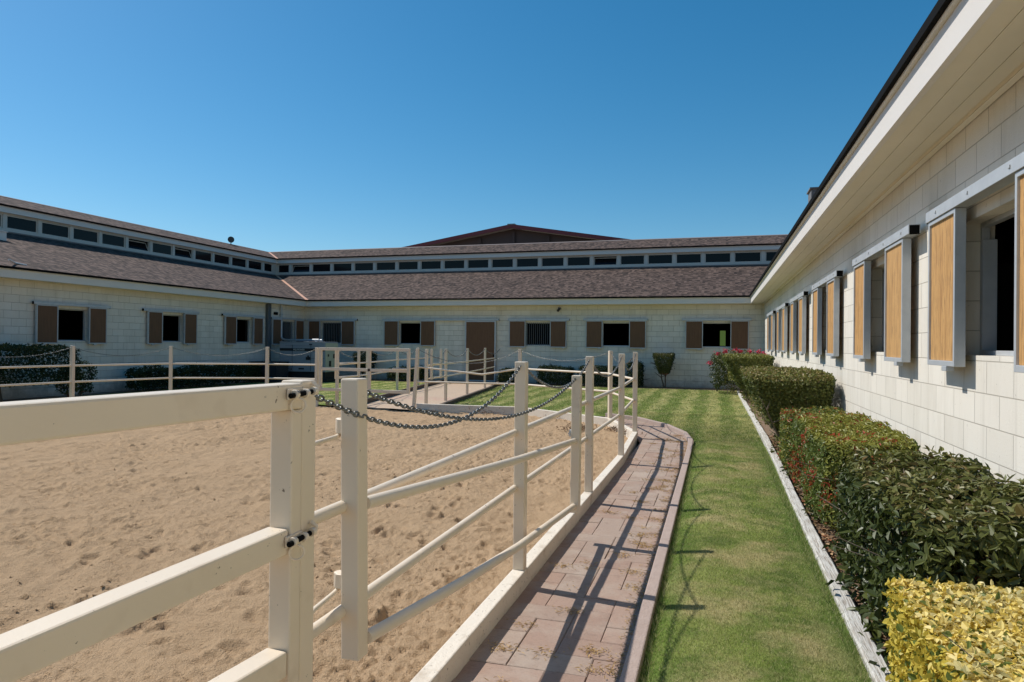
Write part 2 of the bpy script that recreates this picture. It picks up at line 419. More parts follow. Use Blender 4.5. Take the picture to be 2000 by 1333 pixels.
# arena kerb centre line (clockwise from the near right)
K_RIGHT = [(-1.23,-4.0),(-1.23,1.85),(-1.23,4.34),(-1.225,6.84),(-1.225,9.255),(-1.33,11.87),(-2.06,13.85),(-4.44,15.5),(-7.02,15.36)]
K_LEFT = [(-9.74,15.3),(-11.13,15.1),(-13.25,14.1),(-13.79,11.8),(-13.95,9.2),(-13.95,-4.0)]
def offset_line(pts, d):
    out = []
    P = [Vector((*p, 0)) for p in pts]
    for i, p in enumerate(P):
        d0 = (p-P[i-1]).normalized() if i else (P[1]-p).normalized()
        d1 = (P[i+1]-p).normalized() if i < len(P)-1 else d0
        n0 = Vector((-d0.y, d0.x, 0)); n1 = Vector((-d1.y, d1.x, 0))
        n = (n0+n1).normalized(); k = d/max(.3, n.dot(n0))
        out.append((p.x+n.x*k, p.y+n.y*k))
    return out
def strip(mb, pts, w, z0, z1, mi=0):
    a = offset_line(pts, w/2); b = offset_line(pts, -w/2)
    for i in range(len(pts)-1):
        A0 = (*a[i],z1); A1 = (*a[i+1],z1); B0 = (*b[i],z1); B1 = (*b[i+1],z1)
        a0 = (*a[i],z0); a1 = (*a[i+1],z0); b0 = (*b[i],z0); b1 = (*b[i+1],z0)
        mb.face([A0,B0,B1,A1], mi); mb.face([a0,A0,A1,a1], mi); mb.face([B0,b0,b1,B1], mi)
    mb.face([(*a[0],z0),(*b[0],z0),(*b[0],z1),(*a[0],z1)], mi)
    mb.face([(*a[-1],z1),(*b[-1],z1),(*b[-1],z0),(*a[-1],z0)], mi)
m = MB(); strip(m, K_RIGHT, .09, -.15, .12); strip(m, K_LEFT, .09, -.15, .10)
tag(m.build('arena_kerb', M['kerb'], bevel=.008, recalc=True), kind='structure')

# lawn sheet in convex pieces around arena, walkway and path
LZ = 0.0
def lawn_z(x, y):
    c = np.interp(x, [-.34,-.25,-.05,.4,.62,.72], [.010,.040,.072,.070,.048,.030])
    t = np.clip((np.asarray(y)-9.5)/4., 0, 1); return c*(1-t)+.012*t*(np.asarray(x) > -99)
m = MB()
def quad(mb, pts, z): mb.face([(x,y,z) for x,y in pts])
lx = [-.345,-.30,-.25,-.15,-.05,.1,.25,.4,.52,.62,.70,.75]; ly = list(np.linspace(-4,11.5,63))
for j in range(62):
    for i in range(11):
        m.face([(lx[a],ly[b],float(lawn_z(lx[a],ly[b]))) for a,b in ((i,j),(i+1,j),(i+1,j+1),(i,j+1))], smooth=True)
quad(m, [(-.345,11.49),(.75,11.49),(.75,25.8),(-.37,13.0)], LZ)
quad(m, [(-.37,13.0),(.75,25.8),(-1.2,25.8),(-.95,13.7)], LZ)
quad(m, [(-.95,13.7),(-1.2,25.8),(-4.4,25.75),(-2.25,15.3)], LZ)
quad(m, [(-2.25,15.3),(-4.4,25.75),(-8.0,25.7),(-4.44,15.55)], LZ)
quad(m, [(-4.44,15.55),(-8.0,25.7),(-6.55,15.45),(-6.5,15.42)], LZ)
quad(m, [(-8.95,15.35),(-10.85,25.75),(-14.0,25.75),(-11.1,15.15)], LZ)
quad(m, [(-11.1,15.15),(-14.0,25.75),(-17.4,25.75),(-17.4,13.5),(-13.3,14.15)], LZ)
quad(m, [(-13.3,14.15),(-17.4,13.5),(-17.4,-4),(-13.97,-4),(-13.97,9.2),(-13.82,11.8)], LZ)
tag(m.build('lawn', M['lawn']), kind='structure')
# planting beds (soil) along the walls
m = MB()
m.box(.79,1.70,-4,27.0,-.12,-.004); m.box(-17.95,.79,25.72,27.0,-.12,.004); m.box(-17.95,-17.35,-4,25.72,-.12,.004)
tag(m.build('planting_bed', M['mulch']), kind='structure')

# sand path to the stall door
m = MB()
pts = [(-8.75,15.2),(-6.5,15.2),(-7.65,22.9),(-8.55,26.9),(-10.9,26.9),(-10.25,22.9)]
N = 26
gx = []
for j in range(N+1):
    t = j/N; y = 15.2+t*11.7
    xl = np.interp(y, [15.2,22.9,26.9], [-8.75,-10.25,-10.95]); xr = np.interp(y, [15.2,22.9,26.9], [-6.5,-7.65,-8.55])
    gx.append([(xl+(xr-xl)*i/10, y, -.015+.02*vnoise(i*.9, y*2.0, 3)) for i in range(11)])
for j in range(N):
    for i in range(10): m.face([gx[j][i],gx[j][i+1],gx[j+1][i+1],gx[j+1][i]], smooth=True)
tag(m.build('path', M['pathsand']), kind='structure')
m = MB(); strip(m, [(-6.5,15.46),(-7.65,22.9),(-8.55,26.9)], .09, -.1, .095); strip(m, [(-8.78,15.5),(-10.25,22.9),(-10.95,26.9)], .09, -.1, .095)
tag(m.build('path_kerb', M['pathkerb'], recalc=True), kind='structure')

# arena sand: dense near the camera, coarser far away
def spacing(a, b, s0, s1):
    out = [a]; L = abs(b-a); sg = 1 if b > a else -1
    while abs(out[-1]-a) < L:
        t = abs(out[-1]-a)/L; out.append(out[-1]+sg*(s0+(s1-s0)*t))
    out[-1] = b; return np.array(out)
gxs = spacing(-1.25, -13.9, .012, .034)
gys = np.concatenate([np.arange(-3.5, .4, .12), spacing(.4, 4.5, .013, .017), spacing(4.5, 15.7, .017, .034)[1:]])
X, Y = np.meshgrid(gxs, gys, indexing='ij')
Z = -.06 + .050*vnoise(X*.9,Y*.9,1) + .034*vnoise(X*2.7,Y*2.7,2) + .026*vnoise(X*7,Y*6,3)
wv = vnoise(X*1.1, Y*1.1, 8)
Z += .012*np.sin((X*.5+Y*1.3+wv*3.0)*9)*(.6+vnoise(X*.7,Y*.7,9))*.8
cl = vnoise(X*17,Y*17,4); patch = .35+1.3*np.clip(vnoise(X*.8,Y*.8,14)+.45,0,1); Z += .022*np.clip(cl-.14, 0, 1)*2.0*patch
cl = vnoise(X*38,Y*38,5); Z += .021*np.clip(cl-.12, 0, 1)*2.2*patch; Z -= .022*np.clip(vnoise(X*23,Y*23,15)-.17,0,1)*2*patch; Z += .018*np.clip(vnoise(X*8,Y*8,33)-.12,0,1)*patch; Z -= .022*np.clip(vnoise(X*6,Y*6,34)-.2,0,1)*patch; Z += .016*np.clip(vnoise(X*30,Y*30,35)-.16,0,1)*2*patch
Z += .008*vnoise(X*70,Y*70,6)
for k in range(1100):                                    # hoof prints
    if k < 300: cx, cy = -1.6-abs(rng.normal(0,1.6)), rng.uniform(.8, 8)
    else: cx, cy = rng.uniform(-13.5,-1.5), rng.uniform(.5, 15.3)
    i0, i1 = np.searchsorted(-gxs, -cx-.25), np.searchsorted(-gxs, -cx+.25)
    j0, j1 = np.searchsorted(gys, cy-.25), np.searchsorted(gys, cy+.25)
    sub = (slice(i0,i1), slice(j0,j1))
    if i1 <= i0 or j1 <= j0: continue
    th = rng.uniform(0, PI); dx = X[sub]-cx; dy = Y[sub]-cy
    a = dx*math.cos(th)+dy*math.sin(th); b = -dx*math.sin(th)+dy*math.cos(th)
    R = rng.uniform(.035,.075); q = np.sqrt((a/R)**2+(b/(R*.72))**2)
    q = q*(1+.5*vnoise(X[sub]*14,Y[sub]*14,k))
    dpt = rng.uniform(.008,.028)*(1 if k > 300 else 1.2)
    Z[sub] += -dpt*np.exp(-(q**3)) + dpt*.55*np.exp(-((q-1.45)/.34)**2)*(a > 0)
Z = np.where(X > -1.33, np.minimum(Z, -.03), Z)
nx, ny = X.shape
V = np.stack([X.ravel(),Y.ravel(),Z.ravel()],1)
idx = np.arange(nx*ny).reshape(nx,ny)
F = np.stack([idx[:-1,:-1].ravel(),idx[:-1,1:].ravel(),idx[1:,1:].ravel(),idx[1:,:-1].ravel()],1)
# clip the two far corners of the arena
cxm = X[:-1,:-1].ravel(); cym = Y[:-1,:-1].ravel()
lim = np.interp(cxm, [-13.95,-13.79,-13.25,-11.13,-9.74,-8.6,-6.6,-4.44,-2.06,-1.33,-1.23], [9.2,11.8,14.1,15.1,15.3,15.6,15.6,15.5,13.85,11.87,9.3])
F = F[cym < lim]
tag(npmesh('arena_sand', V, F, 4, M['sand'], smooth=True), kind='structure')

# walkway: herringbone pavers, each a bevelled block
def clip(poly, conv):
    out = poly
    for i in range(len(conv)):
        ax, ay = conv[i]; bx, by = conv[(i+1) % len(conv)]
        inp, out = out, []
        side = lambda p: (bx-ax)*(p[1]-ay)-(by-ay)*(p[0]-ax)
        for j in range(len(inp)):
            P, Q = inp[j], inp[(j+1) % len(inp)]
            sp_, sq = side(P), side(Q)
            if sp_ >= 0: out.append(P)
            if sp_*sq < 0:
                t = sp_/(sp_-sq); out.append((P[0]+(Q[0]-P[0])*t, P[1]+(Q[1]-P[1])*t))
        if len(out) < 3: return []
    return out
W1 = [(-1.185,-3.0),(-.41,-3.0),(-.41,11.4),(-1.19,11.4)]
W2 = [(-1.19,11.4),(-.41,11.4),(-.545,12.5),(-.93,13.6),(-1.285,11.85)]
W3 = [(-1.285,11.85),(-.93,13.6),(-1.65,14.72),(-2.02,13.87)]
W4 = [(-2.02,13.87),(-1.65,14.72),(-2.35,15.2),(-2.6,14.28)]
m = MB(); cs = .2035; gap = .0014
for i in range(-14, 6):
    for j in range(-18, 80):
        k = (i-j) % 4
        if k == 0: rect = (i*cs, j*cs, (i+2)*cs, (j+1)*cs)
        elif k == 3: rect = (i*cs, j*cs, (i+1)*cs, (j+2)*cs)
        else: continue
        x0, y0, x1, y1 = rect; x0 -= .99; x1 -= .99
        if y1 < 1.0 and False: continue
        po = [(x0+gap,y0+gap),(x1-gap,y0+gap),(x1-gap,y1-gap),(x0+gap,y1-gap)]
        dz = rng.uniform(-.003,.003)
        for W in (W1,W2,W3,W4):
            q = clip(po, W)
            if len(q) < 3: continue
            c0 = (sum(p[0] for p in q)/len(q), sum(p[1] for p in q)/len(q))
            tx, ty = rng.normal(0,.004), rng.normal(0,.004)
            hz = lambda p: .004+dz+tx*(p[0]-c0[0])+ty*(p[1]-c0[1])
            inn = []
            for p in q:
                d = math.hypot(p[0]-c0[0], p[1]-c0[1]) or 1
                inn.append((p[0]+(c0[0]-p[0])*.007/d, p[1]+(c0[1]-p[1])*.007/d))
            b = len(m.v); n = len(q)
            m.v += [(p[0],p[1],-.03) for p in q] + [(p[0],p[1],hz(p)-.004) for p in q] + [(p[0],p[1],hz(p)) for p in inn]
            m.f.append(tuple(b+2*n+t for t in range(n))); m.m.append(0); m.sm.append(False)
            for t in range(n):
                t2 = (t+1) % n
                m.f.append((b+t,b+t2,b+n+t2,b+n+t)); m.f.append((b+n+t,b+n+t2,b+2*n+t2,b+2*n+t)); m.m += [0,0]; m.sm += [False,False]
tag(m.build('walkway', M['paver']), kind='structure')
m = MB()
for W in (W1,W2,W3,W4): quad(m, W, -.0085)
tag(m.build('walkway_base', M['joint']), kind='structure')
# concrete edging strip of the walkway, in butted lengths
edge_line = [(-.375,-3.0),(-.375,10.6),(-.39,11.55),(-.525,12.5),(-.91,13.62),(-1.62,14.77),(-2.36,15.33)]
m = MB(); strip(m, edge_line, .075, -.14, .075)
tag(m.build('walkway_edging', M['edging'], bevel=.008, recalc=True), kind='structure')

# white timber edging of the bed
segs = [(1.0,.747),(5.42,.765),(7.9,.775),(10.4,.80),(12.9,.81),(16,.79),(20,.76),(24.9,.735)]
for i in range(len(segs)-1):
    m = MB(); (y0,x0),(y1,x1) = segs[i], segs[i+1]
    n = 9; wv = .048; prev = None; b = len(m.v)
    for j in range(n+1):
        t = j/n; y = y0+.004+(y1-y0-.008)*t; x = x0+(x1-x0)*t + .006*float(vnoise(y*1.7, i, 2))
        h = .075 + .012*float(vnoise(y*2.3, i*3.1, 4)); hw = wv + .006*float(vnoise(y*3.1, i, 5)); dx = .008*float(vnoise(i*2.7,0.3,7))
        m.v += [(x-hw+dx,y,-.12),(x-hw+dx,y,h-.012),(x-hw+.012+dx,y,h),(x+hw-.012+dx,y,h),(x+hw+dx,y,h-.014),(x+hw+dx,y,-.12)]
    for j in range(n):
        for k in range(5):
            m.f.append((b+j*6+k,b+(j+1)*6+k,b+(j+1)*6+k+1,b+j*6+k+1)); m.m.append(0); m.sm.append(False)
    m.f.append(tuple(b+k for k in range(6))); m.f.append(tuple(b+n*6+k for k in reversed(range(6)))); m.m += [0,0]; m.sm += [False,False]
    where = ['beside the yellow and big glossy green hedges','along the red tipped hedge, nearer length','along the red tipped hedge, farther length','ahead of the broad olive hedge','beside the broad olive clipped hedge','beyond the broad olive hedge','ending at the rose bush'][i]
    tag(m.build('timber_edging', M['timber'], recalc=True), 'weathered white timber edging length '+where, 'edging', 'white timber edging of the planting bed')

# ------------------------------------------------------------------ the stable building (three wings round the yard)
XL, XR, YB = -17.47, 1.19, 26.45          # eave lines
WALL = dict(L=-17.95, B=27.0, R=1.68)
YEND = -9.0
def seg_pts(seg, t):
    lc = (XL-t, YB+t); rc = (XR+t, YB+t)
    return {'L': ((XL-t, YEND), lc), 'B': (lc, rc), 'R': (rc, (XR+t, YEND))}[seg]
def sweep(mb, prof, seg, mi=0):
    n = len(prof)
    P = [[(*seg_pts(seg, t)[e], z) for t, z in prof] for e in (0, 1)]
    for i in range(n):
        j = (i+1) % n
        mb.face([P[0][i], P[1][i], P[1][j], P[0][j]], mi)
    mb.face(list(reversed(P[0])), mi); mb.face(P[1], mi)
def wall_grid(mb, ax, c, u0, u1, z0, z1, holes, th, mi=0):
    """wall facing the yard at coordinate c; th = signed thickness; holes (u0,u1,z0,z1)"""
    us = sorted({u0, u1, *[h[0] for h in holes], *[h[1] for h in holes]})
    zs = sorted({z0, z1, *[h[2] for h in holes], *[h[3] for h in holes]})
    P = (lambda u, z, d: (u, c+d, z)) if ax == 'x' else (lambda u, z, d: (c+d, u, z))
    for i in range(len(us)-1):
        for j in range(len(zs)-1):
            um = (us[i]+us[i+1])/2; zm = (zs[j]+zs[j+1])/2
            if any(h[0] < um < h[1] and h[2] < zm < h[3] for h in holes): continue
            for d in (0, th): mb.face([P(us[i],zs[j],d),P(us[i+1],zs[j],d),P(us[i+1],zs[j+1],d),P(us[i],zs[j+1],d)], mi)
    for a, b, e, f in holes:
        mb.face([P(a,e,0),P(b,e,0),P(b,e,th),P(a,e,th)], mi); mb.face([P(a,f,0),P(b,f,0),P(b,f,th),P(a,f,th)], mi)
        mb.face([P(a,e,0),P(a,f,0),P(a,f,th),P(a,e,th)], mi); mb.face([P(b,e,0),P(b,f,0),P(b,f,th),P(b,e,th)], mi)

stable = thing('stable_building', 'long cream block stable around the yard with brown shingle roofs and clerestory windows', 'building', (-8, 27, 0))
ZO, ZT = 1.555, 2.49                       # window hole
# window units: rail start, shutter spans, hole, bars
BACK = [(-1.28,1.253,(-1.14,-.50),(.50,1.15),(-.50,.50),False), (-5.09,-2.56,(-4.99,-4.325),(-3.275,-2.63),(-4.30,-3.25),False),
        (-8.24,-5.667,(-8.183,-7.489),(-6.456,-5.78),(-7.47,-6.40),True), (-13.956,None,(-13.888,-13.194),(-12.162,-11.492),(-13.17,-12.13),False),
        (-17.735,-15.208,(-17.66,-17.07),(-16.0,-15.33),(-17.02,-15.97),True)]
LEFT = [(14.07,16.54,(14.157,14.80),(15.797,16.407),(14.78,15.80),False), (17.80,20.28,(17.994,18.604),(19.581,20.192),(18.58,19.58),False),
        (21.51,23.985,(21.662,22.302),(23.31,23.919),(22.28,23.28),False), (24.447,26.89,(24.53,25.2),(26.18,26.811),(25.16,26.16),True)]
RIGHT = []
for far, dlt in ((23.462,.0),(19.832,.02),(16.246,0),(12.602,0),(8.972,0),(5.982,0)):
    s1 = (far-.645, far-.035); s2 = (far-2.26, far-1.60)
    if far == 5.982: s1 = (5.337,5.948); s2 = (3.70,4.359)
    RIGHT.append((far-2.5, far, s2, s1, (s2[1]-.02, s1[0]+.20), False))
DOOR = (-10.12, -8.76)
wide = lambda h: (h[0]-.06, h[1]+.06)

m = MB(); wall_grid(m, 'x', 27.0, -17.95, 1.68, -.15, 3.3, [(*wide(h),ZO,ZT) for *_, h, b in BACK]+[(DOOR[0]+.06,DOOR[1]-.06,-.15,2.48)], .2)
tag(m.build('wall', M['block_x'], stable), 'shaded back wall with a tall stall door')
m = MB(); wall_grid(m, 'y', -17.95, YEND, 27.0, -.15, 3.3, [(*wide(h),ZO,ZT) for *_, h, b in LEFT], -.2)
tag(m.build('wall', M['block_y'], stable), 'shaded left wall beyond the arena')
m = MB(); wall_grid(m, 'y', 1.68, YEND, 27.0, -.15, 3.3, [(*wide(h),ZO,ZT) for *_, h, b in RIGHT], .2)
tag(m.build('wall', M['block_y'], stable), 'sunlit right wall above the hedges')
# outer walls and inner partitions close the wings
m = MB()
wall_grid(m, 'x', YB+14.8, XL-14.8, XR+14.8, -.15, 3.4, [(.19,.50,1.62,2.5)], .2)
for x in (XL-14.8, XR+14.8): m.box(x-.1, x+.1, YEND, YB+14.7, -.15, 3.4)
for s in ('L', 'R'):
    x0 = XL if s == 'L' else XR; sg = -1 if s == 'L' else 1
    m.face([(x0+sg*t, YEND+.02, z) for t, z in ((.5,-.15),(.5,3.3),(5.7,5.0),(5.7,6.0),(7.65,6.7),(9.6,6.0),(9.6,5.0),(14.7,3.3),(14.7,-.15))])
m.build('outer_wall', M['void'], stable)
# stall partitions seen through the near right windows
m = MB()
m.box(4.6, 4.72, YEND+.1, 26.5, -.1, 2.6)
for y in (3.0, 6.63, 10.25, 13.9, 17.5): m.box(1.9, 4.6, y-.06, y+.06, -.1, 2.3)
m.build('stall_partition', M['void'], stable)

for seg, nm in (('L','left'),('B','back'),('R','right')):
    sk = 'shingle_x' if seg == 'B' else 'shingle_y'
    def part(name, prof, mat, lab=None, bevel=0):
        mm = MB(); sweep(mm, prof, seg); o = mm.build(name, mat, stable, recalc=True, bevel=bevel)
        if lab: o['label'] = lab
        return o
    part('roof', [(-.055,3.452),(5.74,5.243),(5.74,5.20),(-.055,3.425)], M[sk], 'lower shingle roof of the %s wing' % nm)
    part('fascia', [(0,3.185),(0,3.39),(.045,3.39),(.045,3.185)], M['fascia'])
    part('drip_edge', [(-.022,3.392),(-.03,3.40),(-.03,3.412),(-.022,3.42),(.04,3.42),(.04,3.392)], M['fascia'])
    part('roof_edge', [(-.018,3.4215),(-.03,3.446),(.03,3.464),(.03,3.4215)], M['edge'])
    part('dark_eave_strip', [(-.063,3.413),(-.063,3.473),(-.0565,3.474),(-.031,3.447),(-.031,3.413)], M['dark'])  # near-black strip covering the shingle edge at the eave
    part('dark_eave_strip', [(5.478,6.082),(5.478,6.135),(5.489,6.137),(5.489,6.082)], M['dark'])
    wt = .48 if seg != 'B' else .55
    d = .004
    for a, b in ((.046,.17),(.174,.325),(.329,wt-.052)):
        part('soffit', [(a,3.196),(b,3.196),(b,3.225),(a,3.225)], M['soffit'])
    part('trim', [(wt-.05,3.165),(wt-.0015,3.165),(wt-.0015,3.23),(wt-.05,3.23),(wt-.05,3.20),(wt-.035,3.185)], M['soffit'])
    part('flashing', [(5.655,5.16),(5.655,5.262),(5.68,5.262),(5.68,5.16)], M['edge'])
    part('upper_fascia', [(5.555,5.872),(5.555,6.075),(5.595,6.075),(5.595,5.872)], M['fascia'])
    part('upper_soffit', [(5.597,5.882),(5.68,5.882),(5.68,5.90),(5.597,5.90)], M['soffit'])
    part('upper_edge', [(5.53,6.077),(5.52,6.11),(5.60,6.136),(5.60,6.077)], M['edge'])
    part('upper_roof', [(5.49,6.118),(7.65,6.83),(7.65,6.80),(5.49,6.09)], M[sk], 'upper shingle roof of the %s wing' % nm)
    part('ridge_cap', [(7.50,6.795),(7.65,6.848),(7.80,6.795),(7.80,6.785),(7.65,6.835),(7.50,6.785)], M['edge'])
    part('rear_roof', [(7.65,6.80),(9.81,6.09),(9.81,6.0),(9.62,6.0),(9.62,5.2),(15.36,3.44),(15.36,3.40),(9.58,5.16),(9.58,6.05),(7.65,6.75)], M[sk])
# clerestory walls with window holes
cb = [(-23.05,-22.39)] + [(-21.64+1.2745*i-.54, -21.64+1.2745*i+.54) for i in range(19)] + [(2.07,3.1)]

cl = [(17.835+1.2525*i-.53, 17.835+1.2525*i+.53) for i in range(-3,11)] + [(31.11,31.77)]
CZ0, CZ1 = 5.385, 5.80
m = MB(); wall_grid(m, 'x', YB+5.68, XL-5.68, XR+5.68, 5.263, 5.95, [(a-.03,b+.03,CZ0-.03,CZ1+.03) for a,b in cb], .14)
m.build('clerestory_wall', M['sash'], stable)
m = MB(); wall_grid(m, 'y', XL-5.68, YEND, YB+5.68, 5.263, 5.95, [(a-.03,b+.03,CZ0-.03,CZ1+.03) for a,b in cl], -.14)
m.build('clerestory_wall', M['sash'], stable)
m = MB(); wall_grid(m, 'y', XR+5.68, YEND, YB+5.68, 5.263, 5.95, [], .14)
m.build('clerestory_wall', M['sash'], stable)
def clerestory(ax, c, sg, a, b, tilt):
    q = (lambda u, d, z: (u, c+sg*d, z)) if ax == 'x' else (lambda u, d, z: (c+sg*d, u, z))
    def bx(mb, u0, u1, d0, d1, z0, z1):
        p, r = q(u0,d0,z0), q(u1,d1,z1)
        mb.box(min(p[0],r[0]),max(p[0],r[0]),min(p[1],r[1]),max(p[1],r[1]),z0,z1)
    f = MB()
    bx(f,a-.027,b+.027,.035,.085,CZ0-.027,CZ0+.012); bx(f,a-.027,b+.027,.035,.085,CZ1-.012,CZ1+.027)
    bx(f,a-.027,a+.012,.035,.085,CZ0+.0121,CZ1-.0121); bx(f,b-.012,b+.027,.035,.085,CZ0+.0121,CZ1-.0121)
    o = f.build('clerestory_window', M['sash'], stable)
    g_ = MB()
    td = .16 if tilt else 0
    P0 = [q(a+.013,.06,CZ0+.013), q(b-.013,.06,CZ0+.013), q(b-.013,.06+td,CZ1-.013-td*.3), q(a+.013,.06+td,CZ1-.013-td*.3)]
    g_.face(P0)
    if tilt:
        k = MB()
        k.bar(P0[3], P0[2], .035, .035); k.bar(P0[0], P0[3], .03, .03); k.bar(P0[1], P0[2], .03, .03)
        k.build('sash', M['sash'], o)
    g_.build('pane', M['glass'], o)
for i, (a, b) in enumerate(cb): clerestory('x', YB+5.68, 1, a, b, i in (1, 14))
for i, (a, b) in enumerate(cl): clerestory('y', XL-5.68, -1, a, b, i in (7, 9))
# copper valley flashings
m = MB()
for t0, z0, t1, z1 in ((.0,3.475,5.6,5.208),):
    p, q_ = Vector((XL-t0+.02,YB+t0-.02,z0)), Vector((XL-t1,YB+t1,z1))
    m.bar(p, q_, .13, .012)
m.build('valley_flashing', M['copper'], stable)
m = MB(); m.bar((XL-5.52,YB+5.52,6.135),(XL-7.6,YB+7.6,6.822), .12, .012); m.build('valley_flashing', M['copper'], stable)

# windows with sliding shutters
def bx3(mb, ax, c, sg, u0, u1, d0, d1, z0, z1, mi=0):
    """box at distance d0..d1 in front of wall plane c (sg = yard side)"""
    a, b = sorted((c+sg*d0, c+sg*d1))
    if ax == 'x': mb.box(u0,u1,a,b,z0,z1,mi)
    else: mb.box(a,b,u0,u1,z0,z1,mi)
def shutter(parent, ax, c, sg, u0, u1, z0=1.475, z1=2.563, z_lug=True):
    s = MB(); fw_ = .028
    bx3(s,ax,c,sg,u0,u0+fw_,.055,.125,z0,z1); bx3(s,ax,c,sg,u1-fw_,u1,.055,.125,z0,z1)
    bx3(s,ax,c,sg,u0+fw_,u1-fw_,.055,.125,z0,z0+.038); bx3(s,ax,c,sg,u0+fw_,u1-fw_,.055,.125,z1-.03,z1)
    bx3(s,ax,c,sg,u0+fw_,u1-fw_,.085,.110,z0+.038,z1-.03,1)
    if z_lug:
        um = u0+.16 if ax == 'y' else u1-.18
        bx3(s,ax,c,sg,um,um+.10,.075,.128,z0-.035,z0-.0005)
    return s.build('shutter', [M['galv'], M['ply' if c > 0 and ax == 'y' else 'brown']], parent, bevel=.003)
def window(ax, c, sg, unit, where):
    r0_, r1_, sa, sb, h, bars = unit
    h = wide(h)
    f = MB(); w_ = .034
    d0, d1 = -.16, -.11
    bx3(f,ax,c,sg,h[0]+.001,h[1]-.001,d0,d1,ZO+.001,ZO+w_); bx3(f,ax,c,sg,h[0]+.001,h[1]-.001,d0,d1,ZT-w_,ZT-.001)
    bx3(f,ax,c,sg,h[0]+.001,h[0]+w_,d0,d1,ZO+w_,ZT-w_); bx3(f,ax,c,sg,h[1]-w_,h[1]-.001,d0,d1,ZO+w_,ZT-w_)
    if ax == 'y' and sg < 0: bx3(f,ax,c,sg,h[1]-w_-.015,h[1]-w_,-.20,-.111,ZO+w_,ZT-.12)
    o = f.build('window', M['galv'], stable, bevel=.003); o['label'] = where
    if r1_ is not None:
        t = MB(); bx3(t,ax,c,sg,r0_,r1_,.045,.135,2.566,2.645)
        for u in (r0_-.002, r1_-.010): bx3(t,ax,c,sg,u,u+.012,.052,.128,2.56,2.638,1)  # black end caps paint the shade inside the open channel
        for u in np.linspace(r0_+.25, r1_-.25, 4): bx3(t,ax,c,sg,u-.011,u+.011,.1352,.142,2.60,2.62)
        t.build('track', [M['galv'], M['dark']], o, bevel=.002)
    shutter(o, ax, c, sg, *sa); shutter(o, ax, c, sg, *sb)
    if bars:
        b = MB()
        for u in np.linspace(h[0]+.08, h[1]-.08, 13):
            p = (u, c-sg*.05, ZO+.001) if ax == 'x' else (c-sg*.05, u, ZO+.001)
            b.tube([p, (p[0],p[1],ZT-.001)], .011, 6)
        b.build('bars', M['barmetal'], o)
    return o
wl = ['rightmost window of the back wall with a view through','window above the low hedges','barred window right of the tall door','window left of the tall door','barred window behind the generator']
for u, l in zip(BACK, wl): window('x', 27.0, -1, u, l)
for u, l in zip(LEFT, ['window above the big dark hedge','middle window of the left wall','window beside the dark downspout','barred window behind the conduit']): window('y', -17.95, 1, u, l)
for i, u in enumerate(RIGHT): window('y', 1.68, -1, u, 'shuttered window of the sunlit wall, ' + ('farthest','fifth from the near end','fourth from the near end','third from the near end','second from the near end','nearest')[i])
# tall sliding stall door sharing its track with the window left of it
d = MB(); f_ = .055
bx3(d,'x',27.0,-1,DOOR[0],DOOR[0]+f_,.055,.125,.03,2.555); bx3(d,'x',27.0,-1,DOOR[1]-f_,DOOR[1],.055,.125,.03,2.555)
bx3(d,'x',27.0,-1,DOOR[0]+f_,DOOR[1]-f_,.055,.125,2.51,2.555); bx3(d,'x',27.0,-1,DOOR[0]+f_,DOOR[1]-f_,.055,.125,.03,.085)
bx3(d,'x',27.0,-1,DOOR[0]+f_,DOOR[1]-f_,.08,.11,.085,2.51,1)
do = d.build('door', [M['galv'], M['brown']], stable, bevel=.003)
t = MB(); bx3(t,'x',27.0,-1,-13.956,-8.636,.045,.135,2.566,2.635); bx3(t,'x',27.0,-1,-8.645,-8.633,.052,.128,2.572,2.629,1)  # last box: black cap painting the shaded hollow of the track end
t.build('track', [M['galv'], M['dark']], do)
k = MB(); bx3(k,'x',27.0,-1,DOOR[1]-.10,DOOR[1]-.07,.112,.15,1.0,1.16); k.build('handle', M['dark'], do)
# downspout, conduit, lamps, vents
m = MB(); m.box(-17.945,-17.80,24.19,24.40,-.1,3.18); m.build('downspout', M['downspout'], stable, bevel=.02)
m = MB(); m.tube([(-17.86,25.15,3.18),(-17.86,25.15,1.95),(-17.85,25.15,1.82),(-17.79,25.15,1.73),(-17.66,25.12,1.69),(-17.5,25.1,1.68),(-15.6,24.75,1.68)], .042, 10)
m.box(-17.94,-17.80,25.10,25.20,2.74,2.80); m.build('conduit', M['galv'], stable)
m = MB(); m.box(-17.945,-17.90,24.74,24.98,2.74,2.86); m.build('meter_plate', M['dark'], stable)
m = MB(); m.tube([(-25.12,30.86,6.80),(-25.12,30.86,6.98)], .022, 8); m.tube([(-25.02,30.74,7.06),(-25.12,30.84,7.06),(-25.2,30.92,7.05)], [.17,.15,.06], 14); m.build('floodlight', M['lamp'], stable)
m = MB(); m.box(-6.13,-6.03,26.86,26.995,3.02,3.10); m.tube([(-6.08,26.90,3.02),(-6.12,26.80,2.96)], [.035,.055], 10); m.build('wall_lamp', M['lamp'], stable)
m = MB(); m.box(1.235,1.42,10.18,10.52,3.545,3.78); m.box(1.215,1.44,10.16,10.54,3.78,3.80); m.box(1.26,1.40,10.22,10.48,3.50,3.545); m.build('roof_vent', M['vent'], stable)
m = MB(); m.box(-22.3,-21.4,13.6,15.97,4.55,4.95); m.box(-22.33,-21.37,13.57,16.0,4.95,4.98); m.build('roof_vent', M['fascia'], stable, bevel=.01)
m = MB(); m.tube([(-17.6,13.2,3.66),(-17.85,13.55,3.62),(-17.9,13.9,3.60)], .025, 8); m.build('vent_pipe', M['fascia'], stable)

